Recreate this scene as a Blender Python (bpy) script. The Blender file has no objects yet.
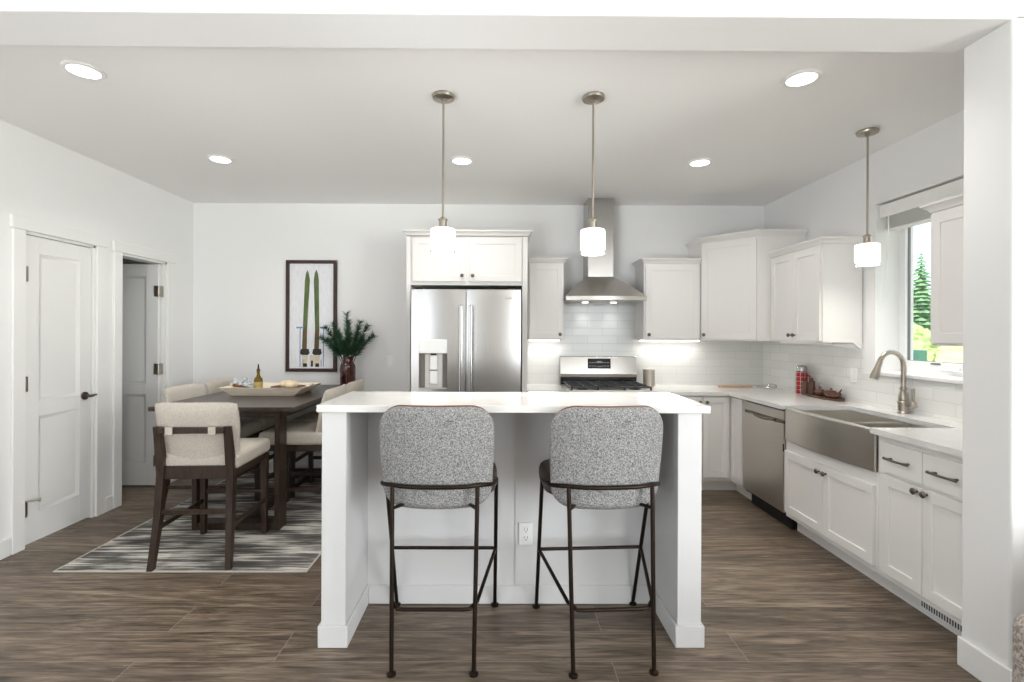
import bpy, bmesh, math, random
from mathutils import Vector, Matrix, noise

scene = bpy.context.scene
COL = scene.collection
PI = math.pi
random.seed(7)

# ------------------------------------------------------------------ camera, world, exposure
cam_d = bpy.data.cameras.new('camera')
cam_d.sensor_width = 36.0
cam_d.lens = 490.0 / 1024.0 * 36.0
cam_d.shift_x = 10.5 / 1024.0
cam_d.shift_y = -6.8 / 1024.0
cam_d.clip_start = 0.02
cam_d.clip_end = 300
cam = bpy.data.objects.new('camera', cam_d)
COL.objects.link(cam)
cam.location = (0, 0, 1.425)
cam.matrix_world = (Matrix.Translation((0, 0, 1.425)) @ Matrix.Rotation(-0.0063, 4, 'Z') @ Matrix.Rotation(PI / 2, 4, 'X')
                    @ Matrix.Rotation(0.004, 4, 'Z'))
scene.camera = cam

world = bpy.data.worlds.new('sky')
scene.world = world
world.use_nodes = True
wn = world.node_tree.nodes
wl = world.node_tree.links
wn.clear()
w_out = wn.new('ShaderNodeOutputWorld')
w_bg = wn.new('ShaderNodeBackground')
w_tc = wn.new('ShaderNodeTexCoord')
w_no = wn.new('ShaderNodeTexNoise')
w_no.inputs['Scale'].default_value = 3.0
w_no.inputs['Detail'].default_value = 5.0
w_rp = wn.new('ShaderNodeValToRGB')
w_rp.color_ramp.elements[0].position = 0.40
w_rp.color_ramp.elements[0].color = (0.50, 0.68, 0.95, 1)
w_rp.color_ramp.elements[1].position = 0.58
w_rp.color_ramp.elements[1].color = (1.0, 1.0, 1.0, 1)
wl.new(w_tc.outputs['Generated'], w_no.inputs['Vector'])
wl.new(w_no.outputs['Fac'], w_rp.inputs['Fac'])
wl.new(w_rp.outputs['Color'], w_bg.inputs['Color'])
w_bg.inputs['Strength'].default_value = 2.4
wl.new(w_bg.outputs['Background'], w_out.inputs['Surface'])

vs = scene.view_settings
vs.view_transform = 'Standard'
vs.look = 'None'
vs.gamma = 1.0
vs.use_curve_mapping = False
vs.exposure = 0.07
scene.cycles.max_bounces = 10
scene.cycles.diffuse_bounces = 6
scene.cycles.sample_clamp_indirect = 6.0
scene.cycles.caustics_reflective = False
scene.cycles.caustics_refractive = False


def lamp(name, kind, loc, energy, color=(1, 1, 1), rot=(0, 0, 0), parent=None, **kw):
    d = bpy.data.lights.new(name, kind)
    d.energy = energy
    d.color = color
    for k, v in kw.items():
        setattr(d, k, v)
    o = bpy.data.objects.new(name, d)
    COL.objects.link(o)
    o.location = loc
    o.rotation_euler = rot
    if parent is not None:
        o.parent = parent
    return o


# added area lamps for unseen living-room windows, added ceiling fill spots, and the sun
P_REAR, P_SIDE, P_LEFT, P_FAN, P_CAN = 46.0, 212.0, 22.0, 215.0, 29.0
DAY = (0.94, 0.975, 1.0)
WARM = (1.0, 0.955, 0.90)
for (wx, ww, share) in ((-2.56, 0.9, 0.40), (2.75, 2.2, 1.35)):
    lamp('unseen_window_fill', 'AREA', (wx, -3.93, 1.55), P_REAR * share, DAY, (PI / 2, 0, 0), shape='RECTANGLE', size=ww, size_y=1.9)
lamp('unseen_window_fill', 'AREA', (-3.06, -1.6, 1.5), P_LEFT, DAY, (0, -PI / 2, 0), shape='RECTANGLE', size=1.9, size_y=2.0)  # unseen window made up to brighten the right-hand base cabinets
lamp('unseen_window_fill', 'AREA', (4.43, -1.4, 1.5), P_SIDE, DAY, (0, PI / 2, 0), shape='RECTANGLE', size=1.9, size_y=2.2)
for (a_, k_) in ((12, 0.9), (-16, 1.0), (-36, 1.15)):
    lamp('ceiling_fill', 'SPOT', (-1.6, -0.7, 0.8), P_FAN * k_, (0.96, 0.98, 1.0), (math.radians(90 + 26), 0, math.radians(a_)), spot_size=math.radians(50), spot_blend=1.0, shadow_soft_size=0.5)  # added fill behind the camera, aimed up to brighten the kitchen ceiling
lamp('sun', 'SUN', (20, 5, 20), 5.0, (1.0, 0.95, 0.86), (math.radians(38), 0, math.radians(-35)), angle=math.radians(1))


# ------------------------------------------------------------------ materials
def srgb(r, g, b):
    def f(c):
        c /= 255.0
        return c / 12.92 if c <= 0.04045 else ((c + 0.055) / 1.055) ** 2.4
    return (f(r), f(g), f(b), 1.0)


def mat(name, color, rough=0.5, metal=0.0, noise_amt=0.0, noise_scale=20.0, stretch=(1, 1, 1), bump=0.0,
        bump_scale=200.0, emit=None, emit_str=0.0, trans=0.0, ior=1.45, spec=0.5, coat=0.0, color2=None):
    m = bpy.data.materials.new(name)
    m.use_nodes = True
    nt = m.node_tree
    N, L = nt.nodes, nt.links
    b = N['Principled BSDF']
    b.inputs['Base Color'].default_value = color
    b.inputs['Roughness'].default_value = rough
    b.inputs['Metallic'].default_value = metal
    b.inputs['IOR'].default_value = ior
    b.inputs['Specular IOR Level'].default_value = spec
    b.inputs['Transmission Weight'].default_value = trans
    b.inputs['Coat Weight'].default_value = coat
    if emit is not None:
        b.inputs['Emission Color'].default_value = emit
        b.inputs['Emission Strength'].default_value = emit_str
    if noise_amt > 0 or color2 is not None or bump > 0:
        tc = N.new('ShaderNodeTexCoord')
        mp = N.new('ShaderNodeMapping')
        mp.inputs['Scale'].default_value = stretch
        L.new(tc.outputs['Object'], mp.inputs['Vector'])
    if noise_amt > 0 or color2 is not None:
        no = N.new('ShaderNodeTexNoise')
        no.inputs['Scale'].default_value = noise_scale
        no.inputs['Detail'].default_value = 6
        no.inputs['Roughness'].default_value = 0.6
        L.new(mp.outputs['Vector'], no.inputs['Vector'])
        rp = N.new('ShaderNodeValToRGB')
        c2 = color2 if color2 is not None else tuple(max(0, c * (1 - noise_amt)) for c in color[:3]) + (1,)
        rp.color_ramp.elements[0].position = 0.33
        rp.color_ramp.elements[0].color = c2
        rp.color_ramp.elements[1].position = 0.67
        rp.color_ramp.elements[1].color = color
        L.new(no.outputs['Fac'], rp.inputs['Fac'])
        L.new(rp.outputs['Color'], b.inputs['Base Color'])
    if bump > 0:
        n2 = N.new('ShaderNodeTexNoise')
        n2.inputs['Scale'].default_value = bump_scale
        n2.inputs['Detail'].default_value = 3
        L.new(mp.outputs['Vector'], n2.inputs['Vector'])
        bp = N.new('ShaderNodeBump')
        bp.inputs['Strength'].default_value = bump
        bp.inputs['Distance'].default_value = 0.004
        L.new(n2.outputs['Fac'], bp.inputs['Height'])
        L.new(bp.outputs['Normal'], b.inputs['Normal'])
    return m


def floor_material():
    m = bpy.data.materials.new('wood_plank_floor')
    m.use_nodes = True
    N, L = m.node_tree.nodes, m.node_tree.links
    b = N['Principled BSDF']
    tc = N.new('ShaderNodeTexCoord')
    br = N.new('ShaderNodeTexBrick')
    br.offset = 0.29
    br.offset_frequency = 2
    br.inputs['Scale'].default_value = 1.0
    br.inputs['Brick Width'].default_value = 2.07
    br.inputs['Row Height'].default_value = 0.216
    br.inputs['Mortar Size'].default_value = 0.0015
    br.inputs['Mortar Smooth'].default_value = 0.1
    br.inputs['Bias'].default_value = 0.0
    br.inputs['Color1'].default_value = (0.0, 0.0, 0.0, 1)
    br.inputs['Color2'].default_value = (1.0, 1.0, 1.0, 1)
    br.inputs['Mortar'].default_value = (0.5, 0.5, 0.5, 1)
    pm = N.new('ShaderNodeMapping')
    pm.inputs['Location'].default_value = (0.97, -0.188, 0)
    L.new(tc.outputs['Object'], pm.inputs['Vector'])
    L.new(pm.outputs['Vector'], br.inputs['Vector'])
    # grain, shifted plank by plank
    sh = N.new('ShaderNodeVectorMath'); sh.operation = 'MULTIPLY_ADD'
    sh.inputs[1].default_value = (7.3, 3.1, 5.7)
    L.new(br.outputs['Color'], sh.inputs[0])
    L.new(tc.outputs['Object'], sh.inputs[2])
    mp = N.new('ShaderNodeMapping')
    mp.inputs['Scale'].default_value = (0.9, 10.0, 1.0)
    L.new(sh.outputs['Vector'], mp.inputs['Vector'])
    g1 = N.new('ShaderNodeTexNoise')
    g1.inputs['Scale'].default_value = 2.0
    g1.inputs['Detail'].default_value = 9
    g1.inputs['Roughness'].default_value = 0.62
    g1.inputs['Distortion'].default_value = 1.6
    L.new(mp.outputs['Vector'], g1.inputs['Vector'])
    mp2 = N.new('ShaderNodeMapping')
    mp2.inputs['Scale'].default_value = (4.0, 60.0, 1.0)
    L.new(sh.outputs['Vector'], mp2.inputs['Vector'])
    g2 = N.new('ShaderNodeTexNoise')
    g2.inputs['Scale'].default_value = 2.0
    g2.inputs['Detail'].default_value = 4
    L.new(mp2.outputs['Vector'], g2.inputs['Vector'])
    ad = N.new('ShaderNodeMix'); ad.data_type = 'FLOAT'
    ad.inputs['Factor'].default_value = 0.30
    L.new(g1.outputs['Fac'], ad.inputs['A'])
    L.new(g2.outputs['Fac'], ad.inputs['B'])
    rp = N.new('ShaderNodeValToRGB')
    e = rp.color_ramp.elements
    e[0].position = 0.33; e[0].color = srgb(60, 48, 39)
    e[1].position = 0.68; e[1].color = srgb(158, 143, 125)
    k = e.new(0.50); k.color = srgb(110, 96, 82)
    L.new(ad.outputs['Result'], rp.inputs['Fac'])
    # darker knots and heart-wood streaks
    mk = N.new('ShaderNodeMapping')
    mk.inputs['Scale'].default_value = (1.6, 7.0, 1.0)
    L.new(sh.outputs['Vector'], mk.inputs['Vector'])
    kn = N.new('ShaderNodeTexNoise')
    kn.inputs['Scale'].default_value = 2.4
    kn.inputs['Detail'].default_value = 5
    kn.inputs['Distortion'].default_value = 0.8
    L.new(mk.outputs['Vector'], kn.inputs['Vector'])
    kr = N.new('ShaderNodeValToRGB')
    kr.color_ramp.elements[0].position = 0.58
    kr.color_ramp.elements[0].color = (1, 1, 1, 1)
    kr.color_ramp.elements[1].position = 0.74
    kr.color_ramp.elements[1].color = (0.52, 0.49, 0.46, 1)
    L.new(kn.outputs['Fac'], kr.inputs['Fac'])
    km = N.new('ShaderNodeMix'); km.data_type = 'RGBA'; km.blend_type = 'MULTIPLY'
    km.inputs['Factor'].default_value = 1.0
    L.new(rp.outputs['Color'], km.inputs['A'])
    L.new(kr.outputs['Color'], km.inputs['B'])
    # plank tone
    mx = N.new('ShaderNodeMix'); mx.data_type = 'RGBA'; mx.blend_type = 'MULTIPLY'
    mx.inputs['Factor'].default_value = 1.0
    r2 = N.new('ShaderNodeValToRGB')
    r2.color_ramp.elements[0].color = (0.72, 0.715, 0.71, 1)
    r2.color_ramp.elements[1].color = (1.18, 1.17, 1.16, 1)
    L.new(br.outputs['Color'], r2.inputs['Fac'])
    L.new(km.outputs['Result'], mx.inputs['A'])
    L.new(r2.outputs['Color'], mx.inputs['B'])
    mo = N.new('ShaderNodeMix'); mo.data_type = 'RGBA'
    L.new(br.outputs['Fac'], mo.inputs['Factor'])
    L.new(mx.outputs['Result'], mo.inputs['A'])
    mo.inputs['B'].default_value = srgb(150, 136, 122)  # bevel highlights painted as a light colour in the plank joints
    L.new(mo.outputs['Result'], b.inputs['Base Color'])
    b.inputs['Roughness'].default_value = 0.42
    bp = N.new('ShaderNodeBump')
    bp.inputs['Strength'].default_value = 0.15
    bp.inputs['Distance'].default_value = 0.003
    L.new(ad.outputs['Result'], bp.inputs['Height'])
    L.new(bp.outputs['Normal'], b.inputs['Normal'])
    return m


def tile_material(name, axis):
    """glossy white subway tile; axis = 'x' for the back wall, 'y' for the right wall"""
    m = bpy.data.materials.new(name)
    m.use_nodes = True
    N, L = m.node_tree.nodes, m.node_tree.links
    b = N['Principled BSDF']
    tc = N.new('ShaderNodeTexCoord')
    sp = N.new('ShaderNodeSeparateXYZ')
    cb = N.new('ShaderNodeCombineXYZ')
    L.new(tc.outputs['Object'], sp.inputs[0])
    L.new(sp.outputs['X' if axis == 'x' else 'Y'], cb.inputs['X'])
    L.new(sp.outputs['Z'], cb.inputs['Y'])
    br = N.new('ShaderNodeTexBrick')
    br.offset = 0.5
    br.inputs['Scale'].default_value = 1.0
    br.inputs['Brick Width'].default_value = 0.305
    br.inputs['Row Height'].default_value = 0.0785
    br.inputs['Mortar Size'].default_value = 0.0018
    br.inputs['Mortar Smooth'].default_value = 0.3
    br.inputs['Color1'].default_value = srgb(228, 229, 226)
    br.inputs['Color2'].default_value = srgb(221, 222, 219)
    br.inputs['Mortar'].default_value = srgb(205, 205, 201)
    L.new(cb.outputs[0], br.inputs['Vector'])
    L.new(br.outputs['Color'], b.inputs['Base Color'])
    b.inputs['Roughness'].default_value = 0.16
    no = N.new('ShaderNodeTexNoise')
    no.inputs['Scale'].default_value = 14
    L.new(cb.outputs[0], no.inputs['Vector'])
    mt = N.new('ShaderNodeMath'); mt.operation = 'MULTIPLY_ADD'
    mt.inputs[1].default_value = 0.25
    L.new(no.outputs['Fac'], mt.inputs[0])
    iv = N.new('ShaderNodeMath'); iv.operation = 'SUBTRACT'
    iv.inputs[0].default_value = 1.0
    L.new(br.outputs['Fac'], iv.inputs[1])
    L.new(iv.outputs[0], mt.inputs[2])
    bp = N.new('ShaderNodeBump')
    bp.inputs['Strength'].default_value = 0.5
    bp.inputs['Distance'].default_value = 0.003
    L.new(mt.outputs[0], bp.inputs['Height'])
    L.new(bp.outputs['Normal'], b.inputs['Normal'])
    return m


def tweed_material(name, dark, light, mid, scale=260.0):
    m = bpy.data.materials.new(name)
    m.use_nodes = True
    N, L = m.node_tree.nodes, m.node_tree.links
    b = N['Principled BSDF']
    tc = N.new('ShaderNodeTexCoord')
    a = N.new('ShaderNodeTexNoise')
    a.inputs['Scale'].default_value = scale
    a.inputs['Detail'].default_value = 2
    a.inputs['Roughness'].default_value = 0.7
    L.new(tc.outputs['Object'], a.inputs['Vector'])
    c = N.new('ShaderNodeTexNoise')
    c.inputs['Scale'].default_value = scale * 0.45
    c.inputs['Detail'].default_value = 3
    L.new(tc.outputs['Object'], c.inputs['Vector'])
    mx = N.new('ShaderNodeMix'); mx.data_type = 'FLOAT'
    mx.inputs['Factor'].default_value = 0.35
    L.new(a.outputs['Fac'], mx.inputs['A'])
    L.new(c.outputs['Fac'], mx.inputs['B'])
    rp = N.new('ShaderNodeValToRGB')
    e = rp.color_ramp.elements
    e[0].position = 0.38; e[0].color = dark
    e[1].position = 0.60; e[1].color = light
    k = e.new(0.48); k.color = mid
    L.new(mx.outputs['Result'], rp.inputs['Fac'])
    L.new(rp.outputs['Color'], b.inputs['Base Color'])
    b.inputs['Roughness'].default_value = 0.95
    b.inputs['Specular IOR Level'].default_value = 0.15
    bp = N.new('ShaderNodeBump')
    bp.inputs['Strength'].default_value = 0.6
    bp.inputs['Distance'].default_value = 0.002
    L.new(a.outputs['Fac'], bp.inputs['Height'])
    L.new(bp.outputs['Normal'], b.inputs['Normal'])
    return m


def rug_material():
    m = bpy.data.materials.new('rug_weave')
    m.use_nodes = True
    N, L = m.node_tree.nodes, m.node_tree.links
    b = N['Principled BSDF']
    tc = N.new('ShaderNodeTexCoord')
    mp = N.new('ShaderNodeMapping')
    mp.inputs['Scale'].default_value = (1.3, 24.0, 1)
    L.new(tc.outputs['Object'], mp.inputs['Vector'])
    a = N.new('ShaderNodeTexNoise')
    a.inputs['Scale'].default_value = 1.6
    a.inputs['Detail'].default_value = 8
    a.inputs['Roughness'].default_value = 0.68
    L.new(mp.outputs['Vector'], a.inputs['Vector'])
    mp2 = N.new('ShaderNodeMapping')
    mp2.inputs['Scale'].default_value = (1.4, 4.2, 1)
    L.new(tc.outputs['Object'], mp2.inputs['Vector'])
    c = N.new('ShaderNodeTexNoise')
    c.inputs['Scale'].default_value = 1.7
    c.inputs['Detail'].default_value = 2
    L.new(mp2.outputs['Vector'], c.inputs['Vector'])
    mx = N.new('ShaderNodeMix'); mx.data_type = 'FLOAT'
    mx.inputs['Factor'].default_value = 0.38
    L.new(a.outputs['Fac'], mx.inputs['A'])
    L.new(c.outputs['Fac'], mx.inputs['B'])
    rp = N.new('ShaderNodeValToRGB')
    e = rp.color_ramp.elements
    e[0].position = 0.41; e[0].color = srgb(78, 76, 74)
    e[1].position = 0.585; e[1].color = srgb(222, 218, 211)
    k = e.new(0.485); k.color = srgb(112, 110, 107)
    k = e.new(0.52); k.color = srgb(166, 162, 156)
    L.new(mx.outputs['Result'], rp.inputs['Fac'])
    L.new(rp.outputs['Color'], b.inputs['Base Color'])
    b.inputs['Roughness'].default_value = 0.95
    b.inputs['Specular IOR Level'].default_value = 0.1
    bp = N.new('ShaderNodeBump')
    bp.inputs['Strength'].default_value = 0.5
    bp.inputs['Distance'].default_value = 0.004
    L.new(a.outputs['Fac'], bp.inputs['Height'])
    L.new(bp.outputs['Normal'], b.inputs['Normal'])
    return m


def plaid_material():
    m = bpy.data.materials.new('red_plaid')
    m.use_nodes = True
    N, L = m.node_tree.nodes, m.node_tree.links
    b = N['Principled BSDF']
    tc = N.new('ShaderNodeTexCoord')
    sp = N.new('ShaderNodeSeparateXYZ')
    L.new(tc.outputs['Object'], sp.inputs[0])
    at = N.new('ShaderNodeMath'); at.operation = 'ARCTAN2'
    L.new(sp.outputs['Y'], at.inputs[0]); L.new(sp.outputs['X'], at.inputs[1])

    def stripes(src, freq, width):
        a = N.new('ShaderNodeMath'); a.operation = 'MULTIPLY'; a.inputs[1].default_value = freq
        L.new(src, a.inputs[0])
        f = N.new('ShaderNodeMath'); f.operation = 'FRACT'
        L.new(a.outputs[0], f.inputs[0])
        g = N.new('ShaderNodeMath'); g.operation = 'LESS_THAN'; g.inputs[1].default_value = width
        L.new(f.outputs[0], g.inputs[0])
        return g.outputs[0]
    s1 = stripes(at.outputs[0], 8 / (2 * PI), 0.38)
    s2 = stripes(sp.outputs['Z'], 27.0, 0.38)
    s3 = stripes(at.outputs[0], 8 / (2 * PI), 0.07)
    s4 = stripes(sp.outputs['Z'], 27.0, 0.07)
    ad = N.new('ShaderNodeMath'); ad.operation = 'ADD'
    L.new(s1, ad.inputs[0]); L.new(s2, ad.inputs[1])
    hf = N.new('ShaderNodeMath'); hf.operation = 'MULTIPLY'; hf.inputs[1].default_value = 0.5
    L.new(ad.outputs[0], hf.inputs[0])
    rp = N.new('ShaderNodeValToRGB')
    rp.color_ramp.elements[0].color = srgb(178, 22, 34)
    rp.color_ramp.elements[1].color = srgb(30, 16, 20)
    k = rp.color_ramp.elements.new(0.5); k.color = srgb(120, 18, 30)
    L.new(hf.outputs[0], rp.inputs['Fac'])
    mx2 = N.new('ShaderNodeMath'); mx2.operation = 'MAXIMUM'
    L.new(s3, mx2.inputs[0]); L.new(s4, mx2.inputs[1])
    mc = N.new('ShaderNodeMix'); mc.data_type = 'RGBA'
    L.new(mx2.outputs[0], mc.inputs['Factor'])
    L.new(rp.outputs['Color'], mc.inputs['A'])
    mc.inputs['B'].default_value = srgb(224, 196, 190)
    L.new(mc.outputs['Result'], b.inputs['Base Color'])
    b.inputs['Roughness'].default_value = 0.3
    return m


def pane_material():
    m = bpy.data.materials.new('clear_pane')
    m.use_nodes = True
    N, L = m.node_tree.nodes, m.node_tree.links
    N.remove(N['Principled BSDF'])
    t = N.new('ShaderNodeBsdfTransparent')
    g = N.new('ShaderNodeBsdfGlossy'); g.inputs['Roughness'].default_value = 0.02
    x = N.new('ShaderNodeMixShader'); x.inputs[0].default_value = 0.05
    L.new(t.outputs[0], x.inputs[1]); L.new(g.outputs[0], x.inputs[2])
    L.new(x.outputs[0], N['Material Output'].inputs['Surface'])
    return m


M = {}
M['wall'] = mat('wall_paint', srgb(236, 236, 235), 0.75, bump=0.05, bump_scale=300)
M['ceiling'] = mat('ceiling_paint', srgb(242, 241, 239), 0.85, bump=0.08, bump_scale=220)
M['trim'] = mat('trim_paint', srgb(236, 236, 234), 0.4, bump=0.01, bump_scale=60)
M['door'] = mat('door_paint', srgb(232, 232, 230), 0.42, bump=0.01, bump_scale=60)
M['cabinet'] = mat('cabinet_paint', srgb(233, 231, 228), 0.38, bump=0.01, bump_scale=60)
M['island'] = mat('island_paint', srgb(214, 214, 214), 0.45, bump=0.01, bump_scale=60)
M['quartz'] = mat('white_quartz', srgb(230, 229, 227), 0.12, color2=srgb(220, 219, 216), noise_scale=5.0)
M['floor'] = floor_material()
M['tile_x'] = tile_material('subway_tile_back', 'x')
M['tile_y'] = tile_material('subway_tile_side', 'y')
M['steel'] = mat('brushed_steel', srgb(182, 179, 175), 0.24, 1.0, noise_amt=0.10, noise_scale=6.0, stretch=(60, 60, 1.0))
M['steel_dark'] = mat('brushed_steel_horizontal', srgb(205, 201, 195), 0.34, 1.0, noise_amt=0.10, noise_scale=6.0, stretch=(1, 1, 60))
M['sink'] = mat('sink_steel', srgb(222, 218, 211), 0.32, 1.0, noise_amt=0.08, noise_scale=5.0, stretch=(1, 1, 50))
M['recess_shade'] = mat('recess_shade_grey', srgb(128, 125, 119), 0.5, noise_amt=0.05)  # shade of the dispenser recess painted into this grey
M['plate_grey'] = mat('satin_plate', srgb(206, 203, 198), 0.45, noise_amt=0.05)
M['nickel'] = mat('brushed_nickel', srgb(176, 168, 156), 0.28, 1.0, noise_amt=0.05, noise_scale=30)
M['knob'] = mat('dark_nickel', srgb(118, 110, 100), 0.3, 1.0, noise_amt=0.05, noise_scale=30)
M['chrome'] = mat('polished_steel', srgb(172, 171, 168), 0.18, 1.0, noise_amt=0.02, noise_scale=30)
M['black'] = mat('black_gloss', srgb(18, 18, 19), 0.18, noise_amt=0.1)
M['iron'] = mat('cast_iron', srgb(52, 52, 53), 0.36, noise_amt=0.2, noise_scale=80, bump=0.2)
M['rubber'] = mat('dark_plastic', srgb(28, 27, 26), 0.6, noise_amt=0.1)
M['bronze'] = mat('dark_bronze_metal', srgb(52, 42, 36), 0.38, 0.85, noise_amt=0.15, noise_scale=40)
M['tweed'] = tweed_material('grey_tweed', srgb(70, 70, 71), srgb(186, 185, 183), srgb(130, 130, 130), 330)
M['leather'] = mat('brown_leather', srgb(92, 56, 38), 0.45, noise_amt=0.3, noise_scale=30, bump=0.15, bump_scale=300)
M['piping'] = mat('tan_piping', srgb(122, 74, 54), 0.5, noise_amt=0.15)
M['seat_leather'] = mat('dark_brown_leather', srgb(64, 47, 40), 0.45, noise_amt=0.3, noise_scale=30, bump=0.15, bump_scale=300)
M['linen'] = tweed_material('cream_linen', srgb(190, 182, 171), srgb(214, 207, 197), srgb(203, 196, 185), 220)
M['dark_wood'] = mat('espresso_wood', srgb(64, 48, 38), 0.34, color2=srgb(38, 28, 22), noise_scale=5.0, stretch=(8, 8, 1.2))
M['table_wood'] = mat('espresso_table_wood', srgb(66, 56, 49), 0.28, color2=srgb(46, 38, 33), noise_scale=4.0, stretch=(10, 1.2, 8))
M['rug'] = rug_material()
M['rug_edge'] = mat('rug_binding', srgb(190, 186, 178), 0.9, noise_amt=0.15, noise_scale=120)
M['boucle'] = tweed_material('grey_boucle', srgb(120, 112, 105), srgb(196, 189, 181), srgb(160, 152, 145), 130)
M['tray'] = mat('whitewashed_wood', srgb(247, 238, 222), 0.65, color2=srgb(233, 217, 193), noise_scale=5, stretch=(2, 14, 14))
M['plate_wood'] = mat('acacia_wood', srgb(128, 88, 56), 0.45, color2=srgb(88, 58, 36), noise_scale=6, stretch=(2, 12, 2))
M['bread'] = mat('bread_crust', srgb(240, 226, 196), 0.8, color2=srgb(222, 198, 156), noise_scale=25, bump=0.3, bump_scale=60)
M['bead'] = mat('pearl_bead', srgb(226, 228, 230), 0.15, color2=srgb(170, 180, 190), noise_scale=30, coat=0.5)
M['oil'] = mat('olive_oil_glass', srgb(150, 120, 40), 0.05, trans=0.6, noise_amt=0.15, noise_scale=15)
M['clear_glass'] = mat('bottle_glass', srgb(210, 222, 214), 0.03, trans=0.9, noise_amt=0.02)
M['label'] = mat('paper_label', srgb(186, 164, 96), 0.7, noise_amt=0.2, noise_scale=60)
M['cork'] = mat('dark_cork', srgb(72, 54, 42), 0.7, noise_amt=0.2)
M['amber'] = mat('amber_glass', srgb(62, 20, 13), 0.08, trans=0.2, noise_amt=0.15, noise_scale=10, coat=0.6)
M['needles'] = mat('pine_needles', srgb(52, 92, 58), 0.6, color2=srgb(24, 54, 34), noise_scale=14)
M['twig'] = mat('pine_twig', srgb(84, 62, 44), 0.8, noise_amt=0.3)
M['frame_wood'] = mat('walnut_frame', srgb(68, 44, 34), 0.45, color2=srgb(44, 28, 22), noise_scale=6, stretch=(3, 3, 12))
M['print_bg'] = mat('print_paper', srgb(236, 236, 237), 0.5, color2=srgb(222, 224, 229), noise_scale=9, stretch=(6, 1, 1.5))
M['ski'] = mat('green_ski_paint', srgb(104, 120, 66), 0.45, color2=srgb(66, 84, 44), noise_scale=12, stretch=(2, 2, 0.6))
M['ski_brown'] = mat('worn_ski_wood', srgb(112, 84, 46), 0.5, color2=srgb(78, 70, 40), noise_scale=18)
M['boot'] = mat('binding_dark', srgb(46, 42, 38), 0.5, noise_amt=0.3, noise_scale=60)
M['pole_blue'] = mat('blue_pole_paint', srgb(120, 146, 196), 0.5, noise_amt=0.1)
M['cream_paint'] = mat('cream_paint', srgb(226, 216, 190), 0.5, noise_amt=0.2, noise_scale=50)
M['plastic_white'] = mat('white_plastic', srgb(240, 240, 238), 0.3, noise_amt=0.02)
M['slot'] = mat('outlet_slot', srgb(70, 70, 70), 0.5, noise_amt=0.05)
M['blind'] = mat('blind_slat_white', srgb(240, 240, 237), 0.45, noise_amt=0.04)
M['vinyl'] = mat('vinyl_window_white', srgb(238, 239, 240), 0.35, noise_amt=0.02)
M['gasket'] = mat('grey_gasket', srgb(120, 122, 124), 0.5, noise_amt=0.05)
M['pane'] = pane_material()
M['shade'] = mat('opal_glass', srgb(245, 240, 230), 0.2, emit=(1.0, 0.93, 0.82, 1), emit_str=1.25, noise_amt=0.02)
M['shade_rim'] = mat('clear_glass_rim', srgb(235, 235, 230), 0.05, trans=0.7, noise_amt=0.02)
M['led'] = mat('led_lens', srgb(255, 250, 240), 0.4, emit=(1.0, 0.96, 0.9, 1), emit_str=6.0, noise_amt=0.01)
M['led_strip'] = mat('led_strip_lens', srgb(255, 252, 246), 0.4, emit=(1.0, 0.97, 0.93, 1), emit_str=5.0, noise_amt=0.01)
M['display'] = mat('oven_display', srgb(14, 15, 16), 0.5, noise_amt=0.05)
M['digit'] = mat('display_marks', srgb(170, 176, 176), 0.4, noise_amt=0.05)
M['plaid'] = plaid_material()
M['pepper'] = mat('brown_mill_wood', srgb(112, 78, 62), 0.4, color2=srgb(84, 56, 44), noise_scale=10, stretch=(6, 6, 1))
M['ceramic_cup'] = mat('brushed_cup', srgb(190, 182, 172), 0.35, 0.7, noise_amt=0.08, noise_scale=20)
M['handle_wood'] = mat('light_handle_wood', srgb(186, 150, 120), 0.5, color2=srgb(156, 118, 90), noise_scale=8, stretch=(1, 12, 12))
M['grass'] = mat('dry_grass', srgb(214, 206, 150), 0.95, color2=srgb(160, 160, 100), noise_scale=0.9, bump=0.3, bump_scale=8)
M['conifer'] = mat('conifer_green', srgb(140, 180, 128), 0.9, color2=srgb(72, 120, 80), noise_scale=2.5)
M['leaf'] = mat('shrub_leaf', srgb(186, 204, 140), 0.9, color2=srgb(128, 164, 98), noise_scale=3)
M['bark'] = mat('tree_bark', srgb(96, 78, 62), 0.95, noise_amt=0.4, noise_scale=6)
M['bin_green'] = mat('green_metal_box', srgb(52, 110, 92), 0.5, noise_amt=0.1)


# ------------------------------------------------------------------ mesh builder
ORG = {}


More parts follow.
